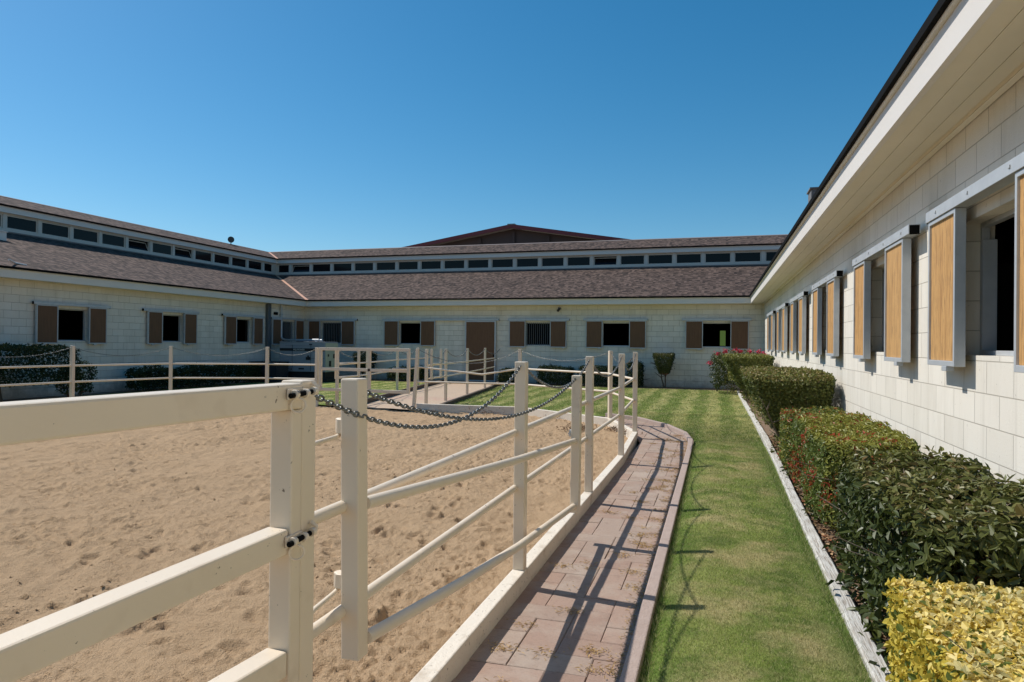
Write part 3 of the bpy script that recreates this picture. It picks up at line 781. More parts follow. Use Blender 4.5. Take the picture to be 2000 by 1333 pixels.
# ------------------------------------------------------------------ red arena hall behind and the grass bank
hall = thing('riding_hall', 'dark red gabled hall roof rising behind the stable', 'building', (-18, 60, 0))
PX, PY, PZ, SL = -18.04, 60.0, 12.5, .163
HW = 21.0
def gz(dx): return PZ - abs(dx)*SL
m = MB()
m.face([(PX-HW+.6,PY+.5,0),(PX+HW-.6,PY+.5,0),(PX+HW-.6,PY+.5,gz(HW-.6)-.25),(PX,PY+.5,PZ-.25),(PX-HW+.6,PY+.5,gz(HW-.6)-.25)])
for s in (-1, 1): m.face([(PX+s*(HW-.6),PY+.5,0),(PX+s*(HW-.6),PY+30,0),(PX+s*(HW-.6),PY+30,gz(HW-.6)-.25),(PX+s*(HW-.6),PY+.5,gz(HW-.6)-.25)])
for x in np.arange(-19.8, 20, 3.3):
    m.box(PX+x-.12, PX+x+.12, PY+.3, PY+.499, 0, gz(x)-.5)
m.build('wall', M['gablewall'], hall)
m = MB()
for s in (-1, 1):
    m.face([(PX,PY-.4,PZ),(PX,PY+31,PZ),(PX+s*HW,PY+31,gz(HW)),(PX+s*HW,PY-.4,gz(HW))])
m.build('roof', M['redmetal'], hall)
m = MB()
for s in (-1, 1): m.bar((PX,PY-.42,PZ-.12),(PX+s*HW,PY-.42,gz(HW)-.12), .1, .34)
m.build('trim', M['redmetal'], hall)
m = MB(); m.bar((PX,PY-.5,PZ+.02),(PX,PY+31,PZ+.02), .7, .12); m.build('ridge_cap', M['vent'], hall)
m = MB(); m.face([(-12,44,-.1),(14,44,-.1),(14,56,3.2),(-12,56,3.2)]); m.face([(-12,56,3.2),(14,56,3.2),(14,90,3.2),(-12,90,3.2)])
tag(m.build('hill', M['blade']), kind='structure')
# ------------------------------------------------------------------ fences
ZP, ZU, ZL_ = 1.485, 1.02, .655
def post(parent, x, y, z0, z1=ZP, w_=.075, ang=0.0, lean=(0,0)):
    m = MB(); h = w_/2; c, s = math.cos(ang), math.sin(ang)
    co = [(c*a-s*b, s*a+c*b) for a, b in ((-h,-h),(h,-h),(h,h),(-h,h))]
    lo = [(x+a,y+b,z0) for a, b in co]; hi = [(x+a+lean[0],y+b+lean[1],z1) for a, b in co]
    m.face(lo[::-1]); m.face(hi)
    for i in range(4): m.face([lo[i],lo[(i+1)%4],hi[(i+1)%4],hi[i]])
    return m.build('post', M['cream'], parent, bevel=.006, recalc=True)
def rail(parent, pts, r=.0215):
    m = MB(); m.tube(pts, r, 12); return m.build('rail', M['cream'], parent)

fence = thing('arena_fence', 'cream pipe fence with square posts and two rails round the sand arena', 'fence', (-1.23,4.34,0))
FP = [(-1.211,1.797),(-1.232,4.34),(-1.225,6.84),(-1.222,9.255),(-1.335,11.87),(-2.06,13.85),(-4.44,15.5)]
for i, (x, y) in enumerate(FP):
    post(fence, x, y, -.1 if i == 0 else .118, ang=0 if i < 5 else (.6 if i == 5 else 0))
FL = [(-9.79,15.3),(-11.13,15.1),(-13.25,14.1),(-13.79,11.8),(-13.95,9.2)]
for i, (x, y) in enumerate(FL): post(fence, x, y, -.1, 1.465, ang=(0,.2,.5,.1,0)[i])
post(fence, -7.09, 15.32, -.1, 1.465, lean=(.10,.0))
for z in (ZU, ZL_):
    for i in range(5):
        (x0,y0),(x1,y1) = FP[i], FP[i+1]
        dx = -.03
        rail(fence, [(x0+dx,y0+(.037 if i == 0 else 0),z+(.0 if i else .01)),(x1+dx,y1,z)])
    rail(fence, [(FP[5][0],FP[5][1],z),(FP[6][0],FP[6][1],z)])
    for i in range(4): rail(fence, [(*FL[i],z),(*FL[i+1],z)])
    rail(fence, [(*FL[4],z),(-13.95,-4,z)])
rail(fence, [(-7.06,15.32,1.03),(-5.35,15.38,.87),(-4.44,15.5,1.02)])
rail(fence, [(-7.08,15.32,.66),(-4.44,15.5,.655)])

# heavy square tube gate at the left, closed in line with the fence
ga = thing('square_tube_gate', 'heavy cream square tube gate of three rails at the near left', 'gate', (-1.2,1.72,0))
T = .074
gx = lambda y: -1.207 - (1.70-y)*.104           # slight swing into the arena
GY0, GY1 = -2.2, 1.752
def gbar(name, y0, y1, z0, z1, w_, h_):
    m = MB(); m.bar((gx(y0),y0,z0),(gx(y1),y1,z1), w_, h_); return m.build(name, M['cream'], ga, bevel=.007)
SYC = 1.726
m = MB(); m.bar((gx(SYC),SYC,.5605),(gx(SYC),SYC,1.4025), T, .051, up=(0,1,0)); m.build('stile', M['cream'], ga, bevel=.006)
m = MB(); m.bar((gx(SYC),SYC+.003,.14),(gx(SYC),SYC+.003,.56), T*.94, .045, up=(0,1,0)); m.build('stile', M['cream'], ga, bevel=.006)
gbar('rail', GY0, GY1, 1.441, 1.441, T, .076)
gbar('rail', GY0, 1.700, .859, 1.027, T, .074)
gbar('rail', GY0, 1.700, .676, .676, T, .074)
m = MB(); m.bar((gx(GY0)+.0,GY0-.038,.1),(gx(GY0),GY0-.038,1.48), T, T, up=(0,1,0)); m.build('stile', M['cream'], ga, bevel=.007)
for z in (1.450, 1.030):
    xx = gx(1.75)+T/2
    p = MB(); px_ = xx+.014
    for y in (1.690,1.742): p.tube([(px_,y-.007,z),(px_,y+.007,z)], .0135, 14)
    p.box(xx-.004,xx+.004,1.675,1.748,z-.016,z+.016)
    p.torus((px_+.004,1.700,z-.033), (.62,-.78,.08), .0205, .0036, 28, 8)
    h = p.build('hinge', M['cream'], ga, bevel=.0015)
    q = MB(); q.tube([(px_,1.668,z-.003),(px_,1.772,z+.003)], .0078, 12); q.build('pin', M['dark'], h)
    q = MB(); q.tube([(px_,1.776,z+.004),(px_,1.790,z+.004)], .0125, 12); q.tube([(xx-.002,1.80,z+.028),(px_,1.805,z+.016),(px_,1.80,z-.002)], .006, 10); q.build('lug', M['cream'], h)

# pipe gate swung open flat along the fence
gb = thing('pipe_gate', 'sagging cream pipe gate swung open along the near fence', 'gate', (-1.17,2.15,0))
Y0, Y1 = 2.14, 5.45
def gatebar(name, p, q, w_=.074): 
    m = MB(); m.bar(p, q, w_, w_, up=(0,1,0)); return m.build(name, M['cream'], gb, bevel=.006)
gatebar('stile', (-1.205,Y0,.50), (-1.222,Y0+.005,1.474), .070)
gatebar('stile', (-1.085,Y1,.245), (-1.080,Y1,1.352))
m = MB(); m.tube([(-1.19,Y0+.035,1.03),(-1.14,Y0+.9,.975),(-1.118,3.9,.915),(-1.09,Y1-.03,.825)], .0235, 12); m.build('rail', M['cream'], gb)
m = MB(); m.tube([(-1.18,Y0+.035,.555),(-1.13,Y0+.9,.48),(-1.115,3.9,.40),(-1.09,Y1-.03,.30)], .0235, 12); m.build('rail', M['cream'], gb)
for z in (1.305, .762):
    m = MB(); m.box(-1.275,-1.238,Y0-.02,Y0+.03,z-.026,z+.026); m.tube([(-1.272,Y0+.005,z-.026),(-1.272,Y0+.005,z+.027)], .019, 12)
    h = m.build('hinge', M['cream'], gb, bevel=.003)
    m = MB(); m.tube([(-1.21,1.83,z-.033),(-1.25,1.95,z-.035),(-1.270,Y0-.03,z-.036),(-1.272,Y0+.005,z-.030)], .0085, 8); m.build('pin', M['cream'], h)
m = MB(); m.box(-1.135,-1.118,Y1-.03,Y1+.02,.86,.91); m.tube([(-1.13,Y1-.06,.885),(-1.13,Y1,.885)], .008, 8); m.build('latch', M['galv'], gb)

# far frame gate closing the arena towards the path
gc = thing('frame_gate', 'cream square frame gate closed across the sand path', 'gate', (-9.7,15.28,0))
gyy = 15.26
fz0, fz1 = .40, 1.43
def fbar(name, p, q, up=(0,0,1)):
    m = MB(); m.bar(p, q, .06, .075, up=up); return m.build(name, M['cream'], gc, bevel=.006)
fbar('rail', (-9.69,gyy,fz1), (-7.17,gyy,fz1)); fbar('rail', (-9.62,gyy,.925), (-7.24,gyy,.915)); fbar('rail', (-9.62,gyy,.405), (-7.24,gyy,.395))
for x in (-9.655, -8.27, -7.205): fbar('stile', (x,gyy,.36 if x != -8.27 else .443), (x,gyy,1.392), up=(1,0,0))
m = MB(); m.tube([(-7.62,gyy-.05,.975),(-7.26,gyy-.05,.972)], .018, 8); m.box(-7.46,-7.43,gyy-.065,gyy-.035,.975,1.005); m.build('latch', M['rustbar'], gc)

# fences on both sides of the sand path
pl = thing('path_fence', 'cream pipe fence on the far left side of the sand path', 'fence', (-9.3,15.4,0))
pr = thing('path_fence', 'cream pipe fence on the right side of the sand path', 'fence', (-7.2,16.3,0))
PLp = [(-9.27,15.42),(-9.6,17.6),(-10.33,21.0),(-10.62,23.3)]
PRp = [(-7.19,16.3),(-7.28,17.85),(-7.66,20.6),(-8.16,23.8)]
for x, y in PLp: post(pl, x, y, -.1, 1.45, .07)
for x, y in PRp: post(pr, x, y, -.1, 1.45, .07)
for z in (1.03, .68):
    rail(pl, [(-9.27,15.5,z),(-9.6,17.6,z),(-10.33,21.0,z),(-10.62,23.3,z),(-11.15,26.0,z)], .02)
    rail(pr, [(-7.17,16.4,z),(-7.28,17.85,z),(-7.66,20.6,z),(-8.16,23.8,z),(-8.55,26.2,z)], .02)
def leaf_gate(label, p, q, z0=.66):
    t = thing('leaf_gate', label, 'gate', (p[0],p[1],0), 'small leaf gates of the path fences')
    for a in (p, q):
        m = MB(); m.bar((*a,z0),(*a,1.45), .06, .06, up=(0,1,0)); m.build('stile', M['cream'], t, bevel=.005)
    for z in (1.06, .70):
        m = MB(); m.tube([(*p,z),(*q,z)], .019, 10); m.build('rail', M['cream'], t)
leaf_gate('small cream leaf gate folded against the left path fence', (-9.38,15.55), (-9.32,16.6))
leaf_gate('small cream leaf gate folded against the right path fence', (-7.08,16.38), (-7.14,17.15))

# ------------------------------------------------------------------ chains
def chain(label, p, q, sag, L=.039, W=.024, r=.0036):
    p, q = np.array(p, float), np.array(q, float)
    n = 400; t = np.linspace(0,1,n); path = p[None]*(1-t)[:,None]+q[None]*t[:,None]; path[:,2] -= 4*sag*t*(1-t)
    d = np.r_[0, np.cumsum(np.linalg.norm(np.diff(path,axis=0),axis=1))]
    pitch = L-2*r-.002; k = int(d[-1]/pitch)
    s = (np.arange(k)+.5)*d[-1]/k
    cpos = np.stack([np.interp(s,d,path[:,i]) for i in range(3)],1)
    tan = np.stack([np.interp(s+.01,d,path[:,i])-np.interp(s-.01,d,path[:,i]) for i in range(3)],1); tan /= np.linalg.norm(tan,axis=1)[:,None]
    side = np.cross(tan,[0,0,1]); side /= np.linalg.norm(side,axis=1)[:,None]; upv = np.cross(side,tan)
    ph = np.where(np.arange(k)%2, .9, .9-PI/2)[:,None]+rng.normal(0,.12,(k,1))
    A = side*np.cos(ph)+upv*np.sin(ph); B = np.cross(tan, A)
    nr, nk = 12, 6
    R = W/2-r; hl = L/2-r-R
    cl_, nl = [], []
    for i in range(nr):
        a = 2*PI*i/nr; ox = hl if math.cos(a) > 1e-6 else (-hl if math.cos(a) < -1e-6 else 0)
        cl_.append((ox+R*math.cos(a), R*math.sin(a))); nl.append((math.cos(a), math.sin(a)))
    V = np.zeros((k,nr,nk,3))
    for i in range(nr):
        for j in range(nk):
            u = 2*PI*j/nk; cx, cy = cl_[i]; nx_, ny_ = nl[i]
            V[:,i,j] = cpos + tan*(cx+nx_*r*math.cos(u)) + A*(cy+ny_*r*math.cos(u)) + B*(r*math.sin(u))
    base = np.arange(k)[:,None]*nr*nk
    F = []
    for i in range(nr):
        for j in range(nk):
            i2, j2 = (i+1)%nr, (j+1)%nk
            F.append(np.concatenate([base+i*nk+j, base+i2*nk+j, base+i2*nk+j2, base+i*nk+j2],1))
    o = npmesh('chain', V.reshape(-1,3), np.concatenate(F), 4, M['steel'], smooth=True)
    return tag(o, label, 'chain', 'chains hung between the fence post tops')
ztop = 1.445
chain('thick chain from the near hinge post to the next fence post', (-1.18,1.825,1.44), (-1.23,4.30,1.455), .225)
chain('thick chain hung along the top of the open pipe gate', (-1.215,2.18,1.43), (-1.085,5.41,1.325), .20)
chain('chain behind the open gate end, first to second fence post', (-1.225,4.38,1.45), (-1.225,6.80,ztop), .20)
chain('chain in the third bay of the near straight fence', (-1.225,6.88,ztop), (-1.22,9.215,ztop), .21)
chain('chain in the fourth bay, last before the arena corner', (-1.225,9.295,ztop), (-1.33,11.83,ztop), .22)
chain('short chain across the arena corner above the walkway bend', (-1.34,11.91,ztop), (-2.04,13.81,ztop), .20)
chain('chain over the far kerb in front of the lawn', (-2.10,13.88,ztop), (-4.40,15.48,ztop), .20)
chain('low slack chain from the leaning latch post', (-6.95,15.34,1.43), (-4.48,15.5,ztop), .31)
chain('chain from the far gate post toward the pale generator', (-9.83,15.3,1.42), (-11.09,15.1,1.42), .16)
chain('far left chain in front of two low bushes', (-11.17,15.09,1.42), (-13.21,14.12,1.42), .19)
chain('far left chain beside the big dark hedge', (-13.26,14.06,1.42), (-13.79,11.84,1.42), .19)
chain('leftmost chain in front of the big dark hedge', (-13.79,11.76,1.42), (-13.95,9.24,1.42), .19)
cr = [(-7.19,16.3),(-7.28,17.85),(-7.66,20.6),(-8.16,23.8),(-8.55,26.9)]
for i, l in enumerate(('nearest chain of the right path fence','second chain of the right path fence','third chain of the right path fence, left of the door','last chain of the right path fence, before the door')):
    a, b = cr[i], cr[i+1]; chain(l, (a[0],a[1]+.04,1.41), (b[0],b[1]-.04,1.41), .2, L=.046, W=.029, r=.0044)
cl2 = PLp
for i, l in enumerate(('nearest chain of the left path fence','middle chain of the left path fence','farthest chain of the left path fence')):
    a, b = cl2[i], cl2[i+1]; chain(l, (a[0],a[1]+.04,1.41), (b[0],b[1]-.04,1.41), .2, L=.046, W=.029, r=.0044)

# ------------------------------------------------------------------ generator and utility box
ge = thing('generator', 'pale grey enclosed generator with a black lettered band by the corner', 'generator', (-16,24.4,0))
X0, X1, G0, G1, Z0, Z1 = -17.1, -14.97, 24.0, 24.93, .40, 1.585
m = MB(); m.box(X0,X1-.02,G0,G1,Z0,Z1); m.box(X0-.012,X1-.015,G0-.012,G1+.01,Z1,Z1+.03)
ho = m.build('housing', M['genwhite'], ge, bevel=.012)
m = MB(); m.box(X1-.02,X1+.012,G0+.02,G1-.02,Z0,Z1-.02); m.build('end_panel', M['genpale'], ge, bevel=.006)
m = MB(); m.box(X1+.012,X1+.02,24.30,24.62,1.28,1.36); m.box(X1+.012,X1+.02,24.15,24.24,1.02,1.12); m.box(X1+.012,X1+.02,24.55,24.75,.95,1.12); m.box(X1+.012,X1+.02,24.25,24.40,.62,.85); m.build('control', M['genblack'], ge)
m = MB(); m.box(X0+.002,X1-.03,G0-.006,G0-.0005,1.235,1.345); m.build('band', M['genblack'], ge)
for x in (-16.50,-15.64):
    m = MB(); m.box(x-.006,x+.006,G0-.010,G0-.0005,Z0+.02,Z1-.1); m.build('door_seam', M['utility'], ge)
m = MB(); m.box(X0+.25,X1-.3,G0-.005,G0-.0005,1.44,1.447); m.box(-15.63,X1-.04,G0-.005,G0-.0005,.935,.945); m.build('door_seam', M['utility'], ge)
m = MB(); m.box(-15.86,-15.66,G0-.02,G0-.0005,.88,1.0); m.box(-15.79,-15.72,G0-.02,G0-.0005,1.0,1.06); m.build('door_handle', M['genblack'], ge)
m = MB(); m.box(-15.72,-15.58,G0-.006,G0-.0005,1.475,1.53); m.box(-16.2,-15.95,G0-.006,G0-.0005,.49,.55); m.box(-16.56,-16.52,G0-.02,G0-.0005,.47,.52); m.build('badge', M['utility'], ge)
tc = bpy.data.curves.new('lettering', 'FONT'); tc.body = 'MQ POWER'; tc.size = .098; tc.extrude = .002
tf = bpy.data.objects.new('lettering', tc); C.objects.link(tf); bpy.context.view_layer.update()
tm = bpy.data.meshes.new_from_object(tf.evaluated_get(bpy.context.evaluated_depsgraph_get())); bpy.data.objects.remove(tf)
to = bpy.data.objects.new('lettering', tm); C.objects.link(to); tm.materials.clear(); tm.materials.append(M['letter'])
to.parent = ge; to.location = Vector((-16.45,G0-.0085,1.258))-Vector(ge.location); to.rotation_euler = (PI/2,0,0)
m = MB(); m.box(X0+.05,X1-.05,G0+.06,G1-.05,-.1,Z0); m.box(X0-.05,X1+.05,G0+.02,G1,.03,.14); m.build('base_tank', M['tank'], ge)
m = MB(); m.tube([(-15.75,24.55,Z1+.02),(-15.75,24.55,1.70)], .05, 10); m.tube([(-15.95,24.6,1.69),(-15.6,24.52,1.69)], .045, 10); m.build('exhaust', M['galv'], ge)
ub = thing('utility_box', 'low dark slatted box in front of the generator', 'box', (-17.15,23.4,0))
m = MB()
m.box(-17.75,-16.55,23.02,23.78,-.1,.77)
for z in np.arange(.05,.75,.075): m.box(-17.76,-16.54,23.0,23.02,z,z+.05); m.box(-16.55,-16.53,23.0,23.8,z,z+.05)
m.build('casing', M['utility'], ub)
m = MB(); m.box(-17.79,-16.50,22.97,23.82,.772,.81); m.build('lid', M['utility'], ub, bevel=.01)

# ------------------------------------------------------------------ plants
def leaves(name, P, N, size, asp, rnd, mat, parent=None, up=.25, rand=.8, seed=0, fold=.25, jit=.35):
    g_ = np.random.default_rng(seed+100)
    n = len(P)
    nor = N + g_.normal(0, rand, (n,3)) + np.array([0,0,up]); nor /= np.linalg.norm(nor,axis=1)[:,None]+1e-9
    t = g_.normal(0,1,(n,3)) + np.array([0,0,.25]); t -= nor*(t*nor).sum(1)[:,None]; t /= np.linalg.norm(t,axis=1)[:,None]+1e-9
    b = np.cross(nor, t)
    L = size*(1+g_.normal(0,jit*.5,n).clip(-.6,.9)); W = L*asp*(1+g_.normal(0,.15,n))
    L = L[:,None]; W = W[:,None]
    V = np.zeros((n,6,3))
    dr = -nor*L*.10
    V[:,0] = P
    V[:,1] = P + t*L*.33 - b*W*.5 + nor*W*fold; V[:,2] = P + t*L*.70 - b*W*.40 + nor*W*fold*.8 + dr*.5
    V[:,3] = P + t*L + dr*1.6
    V[:,4] = P + t*L*.70 + b*W*.40 + nor*W*fold*.8 + dr*.5; V[:,5] = P + t*L*.33 + b*W*.5 + nor*W*fold
    base = np.arange(n)[:,None]*6
    F = np.concatenate([base+np.array([0,1,2,3]), base+np.array([0,3,4,5])])
    return npmesh(name, V.reshape(-1,3), F, 4, mat, parent, {'rnd': np.repeat(rnd, 6)})

def shell(n, x0, x1, y0, y1, z0, z1, bot=None, seed=0, deep=.10, rough=.04, power=7, faces=(1,1,1,1,1,.15), inner=.22, nf=3.0):
    """points + outward normals in the outer layer of a clipped hedge; bot=(x0,x1,y0,y1) at its foot"""
    g_ = np.random.default_rng(seed)
    bot = bot or (x0,x1,y0,y1)
    hx, hy, hz = (x1-x0)/2, (y1-y0)/2, (z1-z0)/2
    ar = np.array([hy*hz, hy*hz, hx*hz, hx*hz, hx*hy, hx*hy])*np.array(faces); ar = ar/ar.sum()
    f = g_.choice(6, n, p=ar); q = g_.uniform(-1,1,(n,3))
    q[f==0,0] = 1; q[f==1,0] = -1; q[f==2,1] = 1; q[f==3,1] = -1; q[f==4,2] = 1; q[f==5,2] = -1
    r = (np.abs(q)**power).sum(1)**(1/power); q = q/r[:,None]
    N = np.sign(q)*np.abs(q)**(power-1); N = N/np.array([hx,hy,hz]); N /= np.linalg.norm(N,axis=1)[:,None]+1e-9
    dep = np.abs(g_.normal(0, deep, n)); ins = g_.random(n) < inner; dep[ins] = g_.uniform(0, min(hx,hy,hz)*1.6, ins.sum())
    t = (q[:,2]+1)/2; t = t**.8
    cx = (bot[0]+bot[1])/2*(1-t)+(x0+x1)/2*t; cy = (bot[2]+bot[3])/2*(1-t)+(y0+y1)/2*t
    ex = (bot[1]-bot[0])/2*(1-t)+hx*t; ey = (bot[3]-bot[2])/2*(1-t)+hy*t
    P = np.stack([cx+q[:,0]*ex, cy+q[:,1]*ey, (z0+z1)/2+q[:,2]*hz],1)
    nz = vnoise(P[:,0]*nf+P[:,2]*1.7, P[:,1]*nf+P[:,2]*2.3, seed)+.6*vnoise(P[:,0]*nf*3+P[:,2]*4, P[:,1]*nf*3-P[:,2]*4, seed+5)
    P += N*(rough*2*nz-dep)[:,None]
    P[:,2] = np.maximum(P[:,2], .02)
    return P, N, nz

def stems(parent, x0, x1, y0, y1, zt, n, r=.014, seed=0, spread=.25, mat='twig', name='branch'):
    g_ = np.random.default_rng(seed); m = MB()
    for i in range(n):
        x, y = g_.uniform(x0,x1), g_.uniform(y0,y1); p = Vector((x,y,-.05)); path = [p]; k = 5
        dx, dy = g_.normal(0,spread), g_.normal(0,spread)
        for j in range(1,k+1):
            t = j/k; path.append(Vector((x+dx*t+g_.normal(0,.025), y+dy*t+g_.normal(0,.025), -.05+(zt+.05)*t)))
        m.tube(path, [r*(1-.16*j) for j in range(k+1)], 6)
        for j in range(2,k):
            for _ in range(2):
                d = Vector((g_.normal(0,.16), g_.normal(0,.16), abs(g_.normal(.14,.06))))
                m.tube([path[j], path[j]+d*.6, path[j]+d*1.25], [r*.5,r*.36,r*.18], 5)
    return m.build(name, M[mat], parent)

# yellow variegated hedge
h = thing('yellow_hedge', 'clipped yellow variegated hedge in the near corner', 'hedge', (1.2,2.7,0))
P, N, nz = shell(31000, .735,1.62,1.75,3.50,.03,.575, seed=1, deep=.035, rough=.018, power=14, inner=.15)
rnd = (np.random.default_rng(1).random(len(P))*.85+.25*nz+.08).clip(0,1); rnd[np.random.default_rng(2).random(len(P)) < .12] = 1
leaves('foliage', P, N, .030, .62, rnd, M['leaf_yellow'], h, rand=.75, seed=1)
stems(h, 1.0,1.45,2.1,3.2,.36,12,.008,seed=1,spread=.03)
# big glossy green shrub
h = thing('glossy_hedge', 'loose dark green glossy leaved hedge behind the yellow one', 'hedge', (1.3,4.7,0))
P, N, nz = shell(15500, .86,1.66,3.62,5.60,.08,.79, seed=3, deep=.10, rough=.075, power=6, inner=.35, nf=2.2)
# hedge top climbs slightly toward the wall
P[:,2] += (P[:,0]-.9)*.14*(P[:,2]>.45)
g3 = np.random.default_rng(3)
leaves('foliage', P, N, .058, .42, g3.random(len(P)).clip(0,1), M['leaf_glossy'], h, up=.45, rand=.7, seed=3, fold=.18)
stems(h, 1.02,1.45,3.9,5.45,.66,20,.012,seed=3,spread=.08)
# red tipped hedge
h = thing('red_tipped_hedge', 'clipped hedge with red tipped leaves between the glossy and olive hedges', 'hedge', (1.2,7.8,0))
gg = np.random.default_rng(4)
P1_, N1_, z1_ = shell(34000, .835,1.60,6.05,8.70,.08,.83, seed=4, deep=.06, rough=.035, power=9, nf=2.6)
P2_, N2_, z2_ = shell(14000, .80,1.58,8.74,9.95,.08,.80, seed=5, deep=.06, rough=.03, power=9)
P1_[:,2] += (P1_[:,0]-.9)*.06*(P1_[:,2]>.4)
P = np.concatenate([P1_,P2_]); N = np.concatenate([N1_,N2_])
clus = vnoise(P[:,0]*6+P[:,2]*3, P[:,1]*5+P[:,2]*5, 21)
rnd = gg.random(len(P))*.62; red = gg.random(len(P)) < np.clip((clus-.02)*1.6,0.02,.6); rnd[red] = .64+.36*gg.random(red.sum())
leaves('foliage', P, N, .041, .40, rnd, M['leaf_red'], h, up=.4, rand=.7, seed=4, fold=.2)
stems(h, 1.02,1.42,6.1,9.7,.58,24,.012,seed=4,spread=.06)
# olive clipped hedge, cup shaped
h = thing('olive_hedge', 'broad cup shaped olive hedge casting shade on the white wall', 'hedge', (1.1,11.5,0))
P, N, nz = shell(44000, .36,1.61,10.1,13.2,.30,1.235, bot=(.88,1.45,10.5,12.9), seed=6, deep=.06, rough=.03, power=9)
P2_, N2_, _ = shell(3500, .95,1.4,10.6,12.8,.02,.5, seed=7, deep=.1, rough=.05, inner=.5)
P = np.concatenate([P,P2_]); N = np.concatenate([N,N2_]); g6 = np.random.default_rng(6)
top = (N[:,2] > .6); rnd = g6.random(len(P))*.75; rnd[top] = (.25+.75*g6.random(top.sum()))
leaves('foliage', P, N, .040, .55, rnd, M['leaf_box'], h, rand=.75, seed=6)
stems(h, 1.0,1.35,10.3,12.7,.9,16,.018,seed=6)
# far hedge by the roses
h = thing('rose_hedge', 'clipped green hedge in front of the red roses', 'hedge', (.9,21,0))
P, N, nz = shell(12000, .13,1.56,20.0,22.2,.35,1.36, bot=(.7,1.5,20.4,22.0), seed=8, deep=.07, rough=.03, power=9)
P2_, N2_, _ = shell(1600, .75,1.45,20.3,21.9,.02,.5, seed=9, deep=.1, inner=.5)
P = np.concatenate([P,P2_]); N = np.concatenate([N,N2_])
leaves('foliage', P, N, .055, .6, np.random.default_rng(8).random(len(P))*.72, M['leaf_box'], h, rand=.75, seed=8)
stems(h, .8,1.4,20.4,21.8,.9,8,.02,seed=8)
# rose bush with flowers
h = thing('rose_bush', 'rose bush with pink red flowers in the far corner', 'shrub', (.6,24.3,0))
P, N, nz = shell(5500, -.25,1.55,23.5,25.4,.05,1.38, bot=(.0,1.4,23.8,25.2), seed=10, deep=.16, rough=.14, power=4, inner=.4)
leaves('foliage', P, N, .065, .6, np.random.default_rng(10).random(len(P))*.9, M['leaf_glossy'], h, rand=.9, seed=10)
stems(h, .0,1.4,23.8,25.1,1.3,14,.012,seed=10)
gr_ = np.random.default_rng(12); pts = []
for (cx, cy, cz) in [(-.22,23.7,1.05),(.05,23.7,1.36),(.28,23.6,1.44),(.62,23.7,1.48),(.74,23.7,1.44),(1.08,23.8,1.44),(1.34,23.9,1.42),(1.5,23.9,1.38)]:
    pts.append(np.array([cx,cy,cz])+gr_.normal(0,1,(34,3))*np.array([.042,.04,.032]))
for k, q in enumerate(pts):
    c_ = q.mean(0); leaves('flower', q, (q-c_)*14, .05, .9, gr_.random(len(q)), M['petal'], h, rand=.4, seed=40+k, fold=.1)

def bush(name, label, cat, x0, x1, y0, y1, z0, z1, n, lf, mat='leaf_dark', seed=0, power=6, bot=None, rough=.05, group=None, stem=4, sr=.018):
    t = thing(name, label, cat, ((x0+x1)/2,(y0+y1)/2,0), group)
    P, N, nz = shell(n, x0,x1,y0,y1,z0,z1, bot=bot, seed=seed, deep=.07, rough=rough, power=power)
    leaves('foliage', P, N, lf, .5, np.random.default_rng(seed).random(n), M[mat], t, rand=.8, seed=seed)
    b = bot or (x0,x1,y0,y1)
    stems(t, b[0]*.7+b[1]*.3, b[0]*.3+b[1]*.7, b[2]*.7+b[3]*.3, b[2]*.3+b[3]*.7, z0+(z1-z0)*.7, stem, sr, seed=seed, spread=.15, mat='bark', name='trunk')
    return t
gw = 'low shrubs along the shaded walls'
bush('topiary_shrub', 'small cup shaped clipped shrub on one stem by the back wall', 'shrub', -2.32,-1.46,25.85,26.65,.50,1.325, 5200, .045, 'leaf_glossy', 51, 6, bot=(-2.05,-1.72,26.1,26.4), rough=.025, stem=2, sr=.035)
bush('topiary_shrub', 'dark rounded shrub on a stem behind the far frame gate', 'shrub', -15.05,-13.9,25.9,26.7,.30,1.22, 4200, .055, 'leaf_dark', 52, 4, bot=(-14.7,-14.2,26.1,26.5), stem=2, sr=.035)
bush('shrub', 'dark flat topped low shrub right of the barred back window', 'shrub', -6.78,-5.34,25.85,26.75,.02,.74, 3800, .06, seed=53, group=gw)
bush('shrub', 'wide dark low shrub under the middle back window', 'shrub', -5.14,-3.45,25.85,26.75,.02,.80, 4200, .06, seed=54, group=gw)
bush('shrub', 'narrow dark shrub behind the arena corner post', 'shrub', -3.25,-2.66,25.9,26.7,.02,.96, 2200, .06, seed=55, group=gw)
bush('shrub', 'small green shrub just right of the tall stall door', 'shrub', -8.42,-7.75,25.9,26.7,.02,.60, 2200, .06, 'leaf_glossy', seed=56, group=gw)
bush('shrub', 'low green hedge just left of the tall stall door', 'shrub', -13.3,-11.6,25.9,26.7,.02,.60, 4200, .06, 'leaf_glossy', seed=57, group=gw)
bush('dark_hedge', 'big dark flat topped hedge on short trunks at the far left', 'hedge', -17.5,-15.9,8.5,14.05,.45,1.44, 13000, .065, seed=58, power=9, rough=.035, stem=8, sr=.03)
bush('shrub', 'open leafy shrub at the right end of the big dark hedge', 'shrub', -17.2,-16.2,14.05,14.75,.03,.98, 1300, .075, 'leaf_glossy', seed=59, power=3, rough=.14, group=gw)
bush('shrub', 'dark rounded shrub below the middle left window', 'shrub', -17.6,-16.7,16.7,18.35,.02,.76, 3400, .07, seed=60, power=4, rough=.08, group=gw)
bush('shrub', 'long dark low shrub below the third left window', 'shrub', -17.6,-16.75,18.62,21.5,.02,.74, 5000, .07, seed=61, power=5, rough=.08, group=gw)
bush('shrub', 'dark shrub beside the slatted box and downspout', 'shrub', -17.6,-16.9,21.9,22.9,.02,.74, 1800, .07, seed=62, power=4, rough=.08, group=gw)
